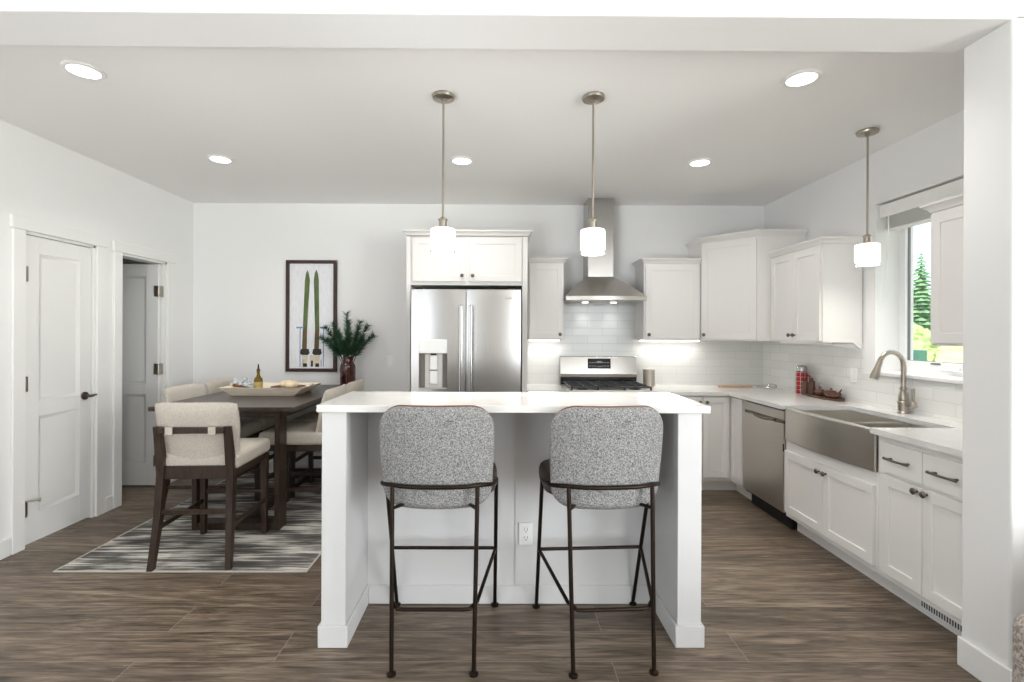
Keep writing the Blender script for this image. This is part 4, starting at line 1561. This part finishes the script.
MB().box(-1.895, 3.642, RZ + 0.001, -1.835, 4.803, RZ + 0.050, 0.003).build('stretcher', M['dark_wood'], t)


def make_chair():
    t = thing('dining_chair', 'cream linen counter chair with its back to the camera at the table end', 'chair', (0, 0, 0), 'cream dining chairs around the table')
    # seat cushion
    b = MB()
    b.box(-0.245, -0.215, 0.572, 0.245, 0.285, 0.675, 0.035, 4)
    b.build('seat', M['linen'], t)
    # curved upholstered back, wider at the top
    rings = []
    for j in range(13):
        v = j / 12
        z = 0.60 + 0.395 * v
        hw = 0.215 + 0.028 * min(1, v * 1.6)
        lean = -0.205 - 0.085 * v
        th = 0.062 * (0.55 + 0.45 * min(1, (1 - v) * 7)) * (1 if v < 0.99 else 0.5)
        back, front = [], []
        for i in range(17):
            u = math.sin((-1 + 2 * i / 16) * PI / 2)
            e_ = 0.35 + 0.65 * (1 - abs(u) ** 8)
            cv = 0.035 * u * u
            back.append((hw * u, lean + cv - th / 2 * e_ + 0.03, z - (0.012 * abs(u) ** 8 if v > 0.9 else 0)))
            front.append((hw * u, lean + cv + th / 2 * e_ + 0.03, z - (0.012 * abs(u) ** 8 if v > 0.9 else 0)))
        rings.append(back + front[::-1])
    b = MB()
    b.loft(rings)
    bk = b.build('backrest', M['linen'], t, smooth=60)
    # rear posts
    for s in (-1, 1):
        b = MB()
        def sec(x, y, z, wx, wy):
            return [(x - wx, y - wy, z), (x + wx, y - wy, z), (x + wx, y + wy, z), (x - wx, y + wy, z)]
        b.loft([sec(s * 0.226, -0.283, 0.0, 0.016, 0.018), sec(s * 0.212, -0.235, 0.30, 0.019, 0.022), sec(s * 0.205, -0.213, 0.56, 0.022, 0.026),
                sec(s * 0.205, -0.252, 0.80, 0.020, 0.016), sec(s * 0.205, -0.262, 0.852, 0.019, 0.014)])
        b.build('leg', M['dark_wood'], t, smooth=30)
    for s in (-1, 1):
        b = MB()
        b.loft([sec(s * 0.210, 0.255, 0.0, 0.015, 0.016), sec(s * 0.210, 0.255, 0.57, 0.020, 0.022)])
        b.build('leg', M['dark_wood'], t, smooth=30)
    b = MB()
    b.box(-0.190, -0.282, 0.812, 0.190, -0.262, 0.850, 0.004)
    b.build('back_bar', M['dark_wood'], t)
    for s in (-1, 1):
        b = MB()
        b.box(s * 0.125 - 0.022, -0.290, 0.806, s * 0.125 + 0.022, -0.285, 0.858, 0.002)
        b.box(s * 0.125 - 0.022, -0.290, 0.851, s * 0.125 + 0.022, -0.235, 0.858, 0.002)
        b.box(s * 0.125 - 0.022, -0.290, 0.804, s * 0.125 + 0.022, -0.235, 0.811, 0.002)
        b.build('strap', M['linen'], bk)
    b = MB()
    b.box(-0.190, -0.228, 0.525, 0.190, -0.200, 0.605, 0.003)
    b.box(-0.195, 0.245, 0.525, 0.195, 0.270, 0.573, 0.003)
    for s in (-1, 1):
        b.box(s * 0.208 - 0.013, -0.20, 0.525, s * 0.208 + 0.013, 0.25, 0.573, 0.003)
    b.build('seat_frame', M['dark_wood'], t)
    b = MB()
    b.box(-0.200, -0.246, 0.315, 0.200, -0.224, 0.343, 0.003)
    b.build('stretcher', M['dark_wood'], t)
    b = MB()
    b.box(-0.200, 0.246, 0.285, 0.200, 0.266, 0.315, 0.003)
    b.build('stretcher', M['dark_wood'], t)
    for s in (-1, 1):
        b = MB()
        b.loft([sec(s * 0.214, -0.24, 0.255, 0.010, 0.012), sec(s * 0.210, 0.25, 0.215, 0.010, 0.012)], cap=True)
        b2 = MB()
        p = [(s * 0.214, -0.245), (s * 0.210, 0.255)]
        b2.box(s * 0.212 - 0.010, -0.245, 0.222, s * 0.212 + 0.010, 0.25, 0.250, 0.003)
        b.bm.free()
        b2.build('stretcher', M['dark_wood'], t)
    return t


ch = make_chair()
ch.location = (-1.853, 3.227, RZ)
ch.rotation_euler = (0, 0, math.radians(2.6))
for (x, y, rz, lab) in ((-2.30, 3.975, -90, 'cream dining chair on the left of the table nearest the doors'),
                        (-2.30, 4.49, -90, 'cream dining chair on the far left of the table by the back wall'),
                        (-1.52, 3.925, 90, 'cream dining chair on the right of the table, nearest the island'),
                        (-1.52, 4.455, 90, 'cream dining chair on the far right of the table by the vase')):
    c = copy_tree(ch)
    c.location = (x, y, RZ)
    c.rotation_euler = (0, 0, math.radians(rz))
    c['label'] = lab

# ------------------------------------------------------------------ things on the table
t = thing('serving_tray', 'whitewashed wooden dough tray with sloping sides on the dining table', 'tray', (-1.935, 4.215, TZ))
z0 = TZ + 0.0008
b = MB()
def rect(x0, y0, x1, y1, z):
    return [(x0, y0, z), (x1, y0, z), (x1, y1, z), (x0, y1, z)]
b.loft([rect(-2.19, 4.045, -1.68, 4.385, z0), rect(-2.275, 3.99, -1.595, 4.44, z0 + 0.07), rect(-2.258, 4.002, -1.612, 4.428, z0 + 0.07),
        rect(-2.178, 4.055, -1.692, 4.375, z0 + 0.012)])
b.build('tray_body', M['tray'], t, smooth=0)
b = MB()
for s in (-1, 1):
    cx = -1.935 + s * 0.318
    b.tube([(cx, 4.15, z0 + 0.066), (cx + s * 0.012, 4.17, z0 + 0.082), (cx + s * 0.012, 4.26, z0 + 0.082), (cx, 4.28, z0 + 0.066)], 0.008, 8)
b.build('handle', M['tray'], t)

zi = z0 + 0.0125
t = thing('oil_bottle', 'small olive oil bottle with dark pourer standing in the tray', 'bottle', (-2.045, 4.19, zi))
b = MB(); b.lathe([(0.033, 0), (0.035, 0.01), (0.035, 0.10), (0.030, 0.118), (0.016, 0.135), (0.0125, 0.15), (0.0125, 0.175), (0.015, 0.178), (0.015, 0.184), (0.01, 0.184)], (-2.045, 4.19, zi + 0.0003), 24)
b.build('glass_body', M['oil'], t)
b = MB(); b.lathe([(0.0357, 0.03), (0.0357, 0.09)], (-2.045, 4.19, zi), 24, cap=False); b.build('label_band', M['label'], t)
b = MB(); b.lathe([(0.013, 0.1845), (0.013, 0.195), (0.008, 0.20), (0.005, 0.235), (0.004, 0.24)], (-2.045, 4.19, zi), 14); b.build('pourer', M['cork'], t)
t = thing('wooden_plate', 'round brown wooden plate inside the tray', 'plate', (-1.797, 4.21, zi))
MB().lathe([(0.08, 0.0005), (0.108, 0.012), (0.144, 0.046), (0.139, 0.049), (0.102, 0.020), (0.004, 0.014)], (-1.797, 4.21, zi), 32).build('plate', M['plate_wood'], t)
bm_ = MB()
for (dx, dy, rr) in ((-0.045, 0.0, 0.048), (0.03, 0.03, 0.046), (0.02, -0.045, 0.044), (-0.01, 0.0, 0.052)):
    rr *= 0.84
    bm_.ball((-1.79 + dx * 0.8, 4.21 + dy * 0.8, zi + 0.036 + rr * 0.70), rr, 3, (1.1, 1.05, 0.78))
ob = bm_.build('bread_loaf', M['bread'])
tag(ob, 'pale lumpy bread on the wooden plate in the tray', 'bread')
b = MB()
b.tube([(-2.20, 4.11, zi + 0.064), (-2.13, 4.12, zi + 0.053), (-2.05, 4.11, zi + 0.034), (-1.97, 4.105, zi + 0.016), (-1.93, 4.10, zi + 0.014)], 0.008, 8, radii=[0.012, 0.008, 0.008, 0.009, 0.010])
b.ball((-2.205, 4.108, zi + 0.066), 0.015, 2)
tag(b.build('wooden_spoon', M['plate_wood']), 'dark wooden spoon lying in the tray left of the bottle', 'spoon')
# heap of glass beads
b = MB()
rr = random.Random(3)
for k in range(64):
    x_ = -2.235 + 0.145 * rr.random()
    y_ = 4.155 + 0.18 * rr.random()
    base_ = max(0.0, -2.172 - x_) * 0.75 + 0.0185
    b.ball((x_, y_, zi + base_ + rr.choice((0, 0, 0.020, 0.024, 0.042)) ), 0.0165, 2)
tag(b.build('bead_garland', M['bead']), 'heap of pearly white beads at the left end of the tray', 'beads')

# vase with pine
vx, vy = -1.490, 4.86
t = thing('glass_vase', 'dark amber glass bottle vase on the table corner', 'vase', (vx, vy, TZ))
b = MB()
b.lathe([(0.066, 0.0006), (0.074, 0.010), (0.075, 0.19), (0.068, 0.215), (0.048, 0.235), (0.045, 0.25), (0.046, 0.272), (0.052, 0.278), (0.052, 0.288),
         (0.044, 0.288), (0.040, 0.25), (0.062, 0.21), (0.068, 0.18), (0.068, 0.03), (0.004, 0.022)], (vx, vy, TZ), 32)
b.build('vase_body', M['amber'], t)
t = thing('pine_branches', 'bunch of dark green pine branches in the amber vase', 'branches', (vx, vy, TZ + 0.03))
rp = random.Random(11)
tips = [(-0.29, -0.04, 0.25), (-0.25, 0.02, 0.36), (-0.14, -0.08, 0.41), (-0.02, 0.02, 0.53), (0.03, -0.06, 0.43), (0.13, 0.02, 0.43), (0.23, -0.03, 0.38), (0.28, 0.0, 0.27),
        (0.20, -0.1, 0.22), (-0.19, -0.1, 0.22), (0.07, -0.13, 0.29), (-0.07, -0.13, 0.31), (0.0, -0.1, 0.20), (0.13, -0.06, 0.30), (-0.12, -0.02, 0.30)]
for (dx, dy, dz) in tips:
    P0 = Vector((vx + dx * 0.06, vy + dy * 0.06, TZ + 0.05))
    Pm = Vector((vx + dx * 0.12, vy + dy * 0.12, TZ + 0.31))
    P3 = Vector((vx + dx * 0.9, vy + dy * 0.9, TZ + 0.275 + dz * 0.84))
    path = []
    for k in range(13):
        u = k / 12
        path.append(P0 * (1 - u) ** 2 + Pm * 2 * u * (1 - u) + P3 * u * u)
    b = MB()
    b.tube(path, 0.004, 6, radii=[0.005 - 0.003 * k / 12 for k in range(13)])
    sp = b.build('sprig', M['twig'], t)
    nb = MB()
    for k in range(300):
        u = 0.50 + 0.50 * rp.random()
        i = min(11, int(u * 12))
        p = path[i].lerp(path[i + 1], u * 12 - i)
        tg = (path[i + 1] - path[i]).normalized()
        rnd = Vector((rp.uniform(-1, 1), rp.uniform(-1, 1), rp.uniform(-1, 1)))
        side = (rnd - tg * rnd.dot(tg)).normalized()
        dn = (side * 0.9 + tg * 0.7).normalized()
        ln_ = rp.uniform(0.04, 0.075)
        tip = p + dn * ln_
        if tip.y > YB - 0.01:
            tip.y = YB - 0.012
        if tip.z < TZ + 0.295:
            tip.z = TZ + 0.295
        wv = dn.cross(tg).normalized() * 0.0022
        wv2 = dn.cross(wv).normalized() * 0.0022
        nb.face([p - wv, p + wv, tip])
        nb.face([p - wv2, p + wv2, tip])
    nb.build('needles', M['needles'], sp, smooth=0)

# ------------------------------------------------------------------ framed print
t = thing('framed_print', 'dark framed print of two green skis on the back wall', 'picture', (-1.895, YB - 0.02, 1.034))
x0, x1, z0, z1 = -2.168, -1.650, 1.034, 2.172
fw = 0.034
b = MB()
yb_, yf_ = YB - 0.001, YB - 0.030
b.box(x0, yf_, z0, x0 + fw, yb_, z1, 0.003)
b.box(x1 - fw, yf_, z0, x1, yb_, z1, 0.003)
b.box(x0 + fw - 0.002, yf_, z0, x1 - fw + 0.002, yb_, z0 + fw, 0.003)
b.box(x0 + fw - 0.002, yf_, z1 - fw, x1 - fw + 0.002, yb_, z1, 0.003)
b.build('frame', M['frame_wood'], t)
pr = MB()
pr.box(x0 + fw * 0.8, YB - 0.012, z0 + fw * 0.8, x1 - fw * 0.8, YB - 0.002, z1 - fw * 0.8)
pr.mi = 0
yy = YB - 0.0125
H = z1 - z0
W = x1 - x0
def pt(u, v):
    return (x0 + u * W, z1 - v * H)
def patch(mi, pts, y=yy):
    pr.mi = mi
    pr.face([(pt(u, v)[0], y, pt(u, v)[1]) for u, v in pts])
# two skis
for (cu, cv0, lean) in ((0.415, 0.09, -0.045), (0.590, 0.085, 0.02)):
    hw = 0.050
    L1 = [(cu, cv0), (cu + hw * 0.55, cv0 + 0.03), (cu + hw * 0.95, cv0 + 0.09)]
    bot = cu + lean
    patch(1, [(cu - 0.004, cv0), (cu + 0.004, cv0), (cu + hw * 0.6, cv0 + 0.03), (cu + hw, cv0 + 0.09), (bot + hw * 0.85, 0.62), (bot - hw * 0.85, 0.62), (cu - hw, cv0 + 0.09), (cu - hw * 0.6, cv0 + 0.03)])
    patch(2, [(bot + hw * 0.85, 0.62), (bot - hw * 0.85, 0.62), (bot - hw * 0.95 - 0.01, 0.80), (bot + hw * 0.95 - 0.01, 0.80)])
    patch(3, [(bot - 0.075, 0.795), (bot + 0.075, 0.795), (bot + 0.095, 0.835), (bot + 0.06, 0.85), (bot - 0.06, 0.85), (bot - 0.095, 0.835)], yy - 0.0005)
    patch(5, [(bot - 0.055, 0.845), (bot + 0.055, 0.845), (bot + 0.05, 0.955), (bot - 0.05, 0.955)])
    patch(3, [(bot - 0.030, 0.925), (bot + 0.040, 0.925), (bot + 0.045, 0.957), (bot - 0.035, 0.957)], yy - 0.0005)
patch(5, [(0.47, 0.85), (0.55, 0.85), (0.55, 0.95), (0.47, 0.95)])
patch(3, [(0.49, 0.90), (0.53, 0.90), (0.53, 0.955), (0.49, 0.955)], yy - 0.0005)
# blue poles with baskets
for u in (0.275, 0.735):
    patch(4, [(u - 0.009, 0.605), (u + 0.009, 0.605), (u + 0.009, 0.955), (u - 0.009, 0.955)])
    patch(4, [(u - 0.075, 0.597), (u + 0.075, 0.597), (u + 0.075, 0.611), (u - 0.075, 0.611)], yy - 0.0005)
for u in (0.335, 0.69):
    patch(3, [(u - 0.006, 0.89), (u + 0.006, 0.89), (u + 0.006, 0.955), (u - 0.006, 0.955)])
pr.build('print', [M['print_bg'], M['ski'], M['ski_brown'], M['boot'], M['pole_blue'], M['cream_paint']], t, smooth=0)

# ------------------------------------------------------------------ things on the worktop
zc = HC + 0.0006
tag(MB().lathe([(0.052, 0), (0.056, 0.004), (0.058, 0.165), (0.055, 0.168), (0.052, 0.165), (0.050, 0.02), (0.003, 0.016)], (1.500, 4.87, zc), 28).build('utensil_crock', M['ceramic_cup']),
    'beige metallic cup on the worktop just right of the range', 'cup')
t = thing('whisk', 'wire whisk with light wooden handle lying in the counter corner', 'whisk', (2.36, 4.66, zc))
h0, h1 = Vector((2.135, 4.75, zc + 0.0135)), Vector((2.40, 4.605, zc + 0.024))
MB().tube([h0, h0.lerp(h1, 0.15), h0.lerp(h1, 0.6), h1], 0.011, 12, radii=[0.009, 0.0125, 0.012, 0.009]).build('handle', M['handle_wood'], t)
b = MB()
dv = (h1 - h0).normalized()
sd = Vector((-dv.y, dv.x, 0))
for k in range(5):
    a = PI * k / 5
    off = sd * math.cos(a) + Vector((0, 0, 1)) * math.sin(a)
    pts = []
    for q in range(15):
        u = q / 14
        s_ = u if u <= 0.5 else 1 - u
        wv = 0.026 * math.sin(PI * u) ** 1.0 * (1 if u <= 0.5 else -1) if False else 0.028 * math.sin(2 * PI * u)
        ax = 0.20 * math.sin(PI * u) ** 0.8
        p = h1 + dv * ax + off * wv * 0.9 + Vector((0, 0, 0.006 * math.sin(PI * u)))
        pts.append(p)
    b.tube(pts, 0.0016, 6)
b.cyl(h1 - dv * 0.01, h1 + dv * 0.03, 0.008, 0.007, 10)
b.build('wires', M['chrome'], t)

t = thing('thermos', 'red plaid thermos flask with steel cap beside the brown mills', 'thermos', (2.655, 4.27, zc))
b = MB(); b.lathe([(0.044, 0), (0.046, 0.004), (0.046, 0.185), (0.042, 0.195), (0.004, 0.195)], (2.655, 4.27, zc), 28); b.build('flask_body', M['plaid'], t)
b = MB(); b.lathe([(0.041, 0.1955), (0.041, 0.225), (0.034, 0.243), (0.020, 0.250), (0.004, 0.250)], (2.655, 4.27, zc), 24); b.build('cap', M['chrome'], t)
b = MB(); b.tube([(2.680, 4.236, zc + 0.165), (2.692, 4.216, zc + 0.155), (2.692, 4.216, zc + 0.08), (2.680, 4.236, zc + 0.06)], 0.006, 8); b.build('handle', M['plaid'], t)
prof = [(0.024, 0), (0.026, 0.004), (0.026, 0.05), (0.023, 0.075), (0.0255, 0.10), (0.022, 0.112), (0.008, 0.118), (0.007, 0.126), (0.010, 0.132), (0.003, 0.138)]
for (x, y, lab) in ((2.640, 4.196, 'brown wooden mill touching the red plaid thermos'),
                    (2.652, 4.125, 'brown wooden mill standing at the head of the small wooden tray')):
    z_ = zc if y > 4.16 else zc + 0.0125
    tag(MB().lathe(prof, (x, y, z_), 22).build('pepper_mill', M['pepper']), lab, 'mill', 'brown mills on the worktop')
t = thing('wooden_tray', 'small oval brown wooden tray on the worktop against the tiled wall', 'tray', (2.652, 3.965, zc))
rings = []
for (s_, z) in ((0.90, 0.0), (1.0, 0.006), (1.0, 0.018), (0.95, 0.018), (0.92, 0.012)):
    rings.append([(2.652 + 0.064 * s_ * math.copysign(abs(math.cos(2 * PI * k / 32)) ** 0.7, math.cos(2 * PI * k / 32)),
                   3.965 + 0.205 * s_ * math.copysign(abs(math.sin(2 * PI * k / 32)) ** 0.7, math.sin(2 * PI * k / 32)), zc + z) for k in range(32)])
MB().loft(rings).build('tray_body', M['pepper'], t)
zt_ = zc + 0.0128


def oval(mb, prof, cx, cy, kx, ky):
    mb.loft([[(cx + max(r, 1e-4) * kx * math.cos(2 * PI * k / 28), cy + max(r, 1e-4) * ky * math.sin(2 * PI * k / 28), zt_ + z) for k in range(28)] for (r, z) in prof])
    return mb


t = thing('small_bowl', 'small lidded brown bowl in the middle of the wooden tray', 'bowl', (2.652, 4.02, zt_), 'brown bowls on the small tray')
oval(MB(), [(0.026, 0), (0.038, 0.012), (0.042, 0.034), (0.040, 0.036), (0.036, 0.031), (0.002, 0.029)], 2.652, 4.02, 1, 1).build('bowl_body', M['pepper'], t)
oval(MB(), [(0.039, 0.0365), (0.026, 0.052), (0.008, 0.056), (0.007, 0.064), (0.012, 0.071), (0.003, 0.078)], 2.652, 4.02, 1, 1).build('lid', M['pepper'], t)
t = thing('small_bowl', 'longer brown bowl with horn handle at the near end of the wooden tray', 'bowl', (2.652, 3.875, zt_), 'brown bowls on the small tray')
oval(MB(), [(0.030, 0), (0.048, 0.016), (0.052, 0.044), (0.050, 0.047), (0.045, 0.042), (0.002, 0.040)], 2.652, 3.875, 0.95, 1.5).build('bowl_body', M['pepper'], t)
b = MB()
b.tube([(2.652, 3.81, zt_ + 0.044), (2.654, 3.785, zt_ + 0.062), (2.655, 3.772, zt_ + 0.082)], 0.007, 8, radii=[0.009, 0.007, 0.004])
b.build('handle', M['pepper'], t)
oval(MB(), [(0.044, 0.0475), (0.03, 0.058), (0.007, 0.061), (0.006, 0.068), (0.011, 0.074), (0.003, 0.080)], 2.652, 3.885, 0.9, 1.3).build('lid', M['pepper'], t)


# ------------------------------------------------------------------ ceiling lights
def pendant(label, x, y, zbot, group, power):
    t = thing('pendant_light', label, 'pendant light', (x, y, ZC), group)
    MB().lathe([(0.060, 0), (0.063, -0.006), (0.060, -0.018), (0.020, -0.024), (0.012, -0.034), (0.003, -0.036)], (x, y, ZC - 0.0005), 28).build('canopy', M['nickel'], t)
    zt = zbot + 0.139
    MB().tube([(x, y, ZC - 0.03), (x, y, zt + 0.05)], 0.0062, 10).build('rod', M['nickel'], t)
    MB().lathe([(0.012, 0.062), (0.018, 0.055), (0.026, 0.052), (0.026, 0.046), (0.021, 0.042), (0.021, 0.004), (0.032, 0.0), (0.004, -0.002)], (x, y, zt), 24).build('socket_cup', M['nickel'], t)
    r = 0.069
    b = MB()
    b.lathe([(0.022, 0.139), (r - 0.012, 0.138), (r - 0.003, 0.134), (r, 0.125), (r, 0.020), (r - 0.006, 0.018), (r - 0.008, 0.08), (0.02, 0.131)], (x, y, zbot), 36, cap=False)
    sh = b.build('glass_shade', M['shade'], t)
    b = MB()
    b.lathe([(r, 0.0195), (r, 0.0), (r - 0.005, 0.0), (r - 0.005, 0.0195)], (x, y, zbot), 36, cap=False)
    b.build('clear_rim', M['shade_rim'], sh)
    lamp('pendant_bulb', 'POINT', (0, 0, zbot + 0.06 - ZC), power, WARM, parent=t, shadow_soft_size=0.05)
    return t


pendant('left of the two pendant lights hanging over the island', -0.312, 2.735, 1.874, 'nickel pendants with opal glass shades', 24.0)
pendant('right of the two pendant lights over the island, before the hood', 0.525, 2.735, 1.874, 'nickel pendants with opal glass shades', 24.0)
pendant('pendant light hanging by the sink window', 2.395, 3.17, 1.882, 'nickel pendants with opal glass shades', 20.0)

cans = ((-2.105, 2.495, 'recessed ceiling light nearest the camera at the upper left'),
        (-2.125, 3.75, 'recessed ceiling light above the dining table'),
        (-0.285, 3.75, 'recessed ceiling light in front of the fridge'),
        (1.545, 3.76, 'recessed ceiling light between the hood and the corner cabinet'),
        (1.560, 2.52, 'recessed ceiling light nearest the camera at the upper right'))
for (x, y, lab) in cans:
    t = thing('recessed_light', lab, 'ceiling light', (x, y, ZC), 'recessed ceiling lights')
    MB().lathe([(0.088, 0.0), (0.090, -0.004), (0.084, -0.009), (0.070, -0.010), (0.069, -0.003), (0.068, 0.0)], (x, y, ZC - 0.0004), 32, cap=False).build('trim_ring', M['plastic_white'], t)
    MB().lathe([(0.069, -0.0065), (0.004, -0.0075)], (x, y, ZC), 32).build('lens', M['led'], t)
    lamp('can_light', 'SPOT', (0, 0, -0.02), P_CAN, (1.0, 0.97, 0.935), parent=t, spot_size=math.radians(150), spot_blend=0.8, shadow_soft_size=0.07)

# ------------------------------------------------------------------ armchair edge at the right of the picture
t = thing('armchair', 'grey boucle armchair at the right edge in front of the wall end', 'armchair', (2.05, 1.22, 0))
def rb(name, x0, y0, z0, x1, y1, z1, bv, par):
    return MB().box(x0, y0, z0, x1, y1, z1, bv, 5).build(name, M['boucle'], par)
rb('arm', 1.660, 1.02, 0.10, 1.84, 1.60, 0.538, 0.055, t)
rb('arm', 2.46, 1.02, 0.10, 2.61, 1.60, 0.538, 0.055, t)
rb('seat', 1.842, 0.98, 0.12, 2.458, 1.48, 0.44, 0.05, t)
rb('backrest', 1.842, 1.482, 0.12, 2.458, 1.64, 0.74, 0.06, t)
for (x, y) in ((1.76, 1.1), (2.54, 1.1), (1.76, 1.52), (2.54, 1.52)):
    MB().cyl((x, y, 0.0), (x, y, 0.105), 0.016, 0.022, 12).build('leg', M['dark_wood'], t)

# ------------------------------------------------------------------ outside the kitchen window
b = MB()
nx, ny = 30, 30
gp = [[None] * (ny + 1) for _ in range(nx + 1)]
def gz(x, y):
    return -0.35 + 0.085 * max(0, x - 4) + 0.25 * noise.noise(Vector((x * 0.22, y * 0.22, 0)))
for i in range(nx + 1):
    for j in range(ny + 1):
        x = 3.1 + 60 * (i / nx) ** 1.3
        y = -20 + 85 * j / ny
        gp[i][j] = b.bm.verts.new((x, y, gz(x, y) if x > 3.3 else -0.4))
for i in range(nx):
    for j in range(ny):
        b.bm.faces.new((gp[i][j], gp[i + 1][j], gp[i + 1][j + 1], gp[i][j + 1]))
gr = b.build('ground_outside', M['grass'])
struct(gr)


def conifer(x, y, h, r, label, seed):
    q = random.Random(seed)
    z = gz(x, y) - 0.1
    t = thing('conifer_tree', label, 'tree', (x, y, z))
    MB().cyl((x, y, z), (x, y, z + h * 0.95), 0.05 * h / 3, 0.01, 8).build('trunk', M['bark'], t)
    c = MB()
    tiers = 22
    for k in range(tiers):
        u = k / tiers
        zz = z + h * (0.10 + 0.86 * u)
        rr_ = r * (1 - u) ** 0.85 + 0.05
        nb_ = max(6, int(13 - 6 * u))
        for m_ in range(nb_):
            a = 2 * PI * (m_ + q.random()) / nb_
            ln_ = rr_ * q.uniform(0.7, 1.1)
            dx, dy = math.cos(a), math.sin(a)
            w_ = ln_ * 0.32
            base = Vector((x, y, zz + 0.10 * h / 3))
            tip = Vector((x + dx * ln_, y + dy * ln_, zz - 0.10 * ln_))
            midp = base.lerp(tip, 0.55)
            sdv = Vector((-dy, dx, 0)) * w_
            up = Vector((0, 0, 0.10 * ln_))
            c.loft([[base + up * 0.3, base - up * 0.3, base - up * 0.5], [midp + up, midp + sdv - up, midp - sdv - up], [tip + up * 0.1, tip + sdv * 0.1, tip - sdv * 0.1]])
    c.build('crown', M['conifer'], t, smooth=0)


conifer(20.2, 23.3, 4.6, 1.05, 'tall pale green conifer seen through the sink window', 2)


def shrub(x, y, r, label, seed):
    z = gz(x, y)
    c = MB()
    t_ = bmesh.new()
    bmesh.ops.create_icosphere(t_, subdivisions=4, radius=1.0)
    for v in t_.verts:
        k = 1 + 0.30 * noise.noise(v.co * 2.1 + Vector((seed, 0, 0))) + 0.22 * noise.noise(v.co * 6.0 + Vector((0, seed, 0)))
        v.co = Vector((x + v.co.x * r * k, y + v.co.y * r * k, z + 0.6 * r + v.co.z * r * 0.8 * k))
    c._add(t_)
    tag(c.build('shrub', M['leaf'], smooth=0), label, 'shrub', 'shrubs outside the window')


shrub(13.1, 15.4, 0.55, 'pale green shrub below the conifers outside the window', 3)
shrub(16.6, 19.5, 0.75, 'rounded shrub further up the slope outside the window', 8)
o = MB().box(7.24, 8.42, gz(7.3, 8.5) - 0.05, 7.42, 8.62, gz(7.3, 8.5) + 1.20, 0.02, 2)
tag(o.build('utility_box', M['bin_green']), 'dark green utility box low in the window view', 'box')
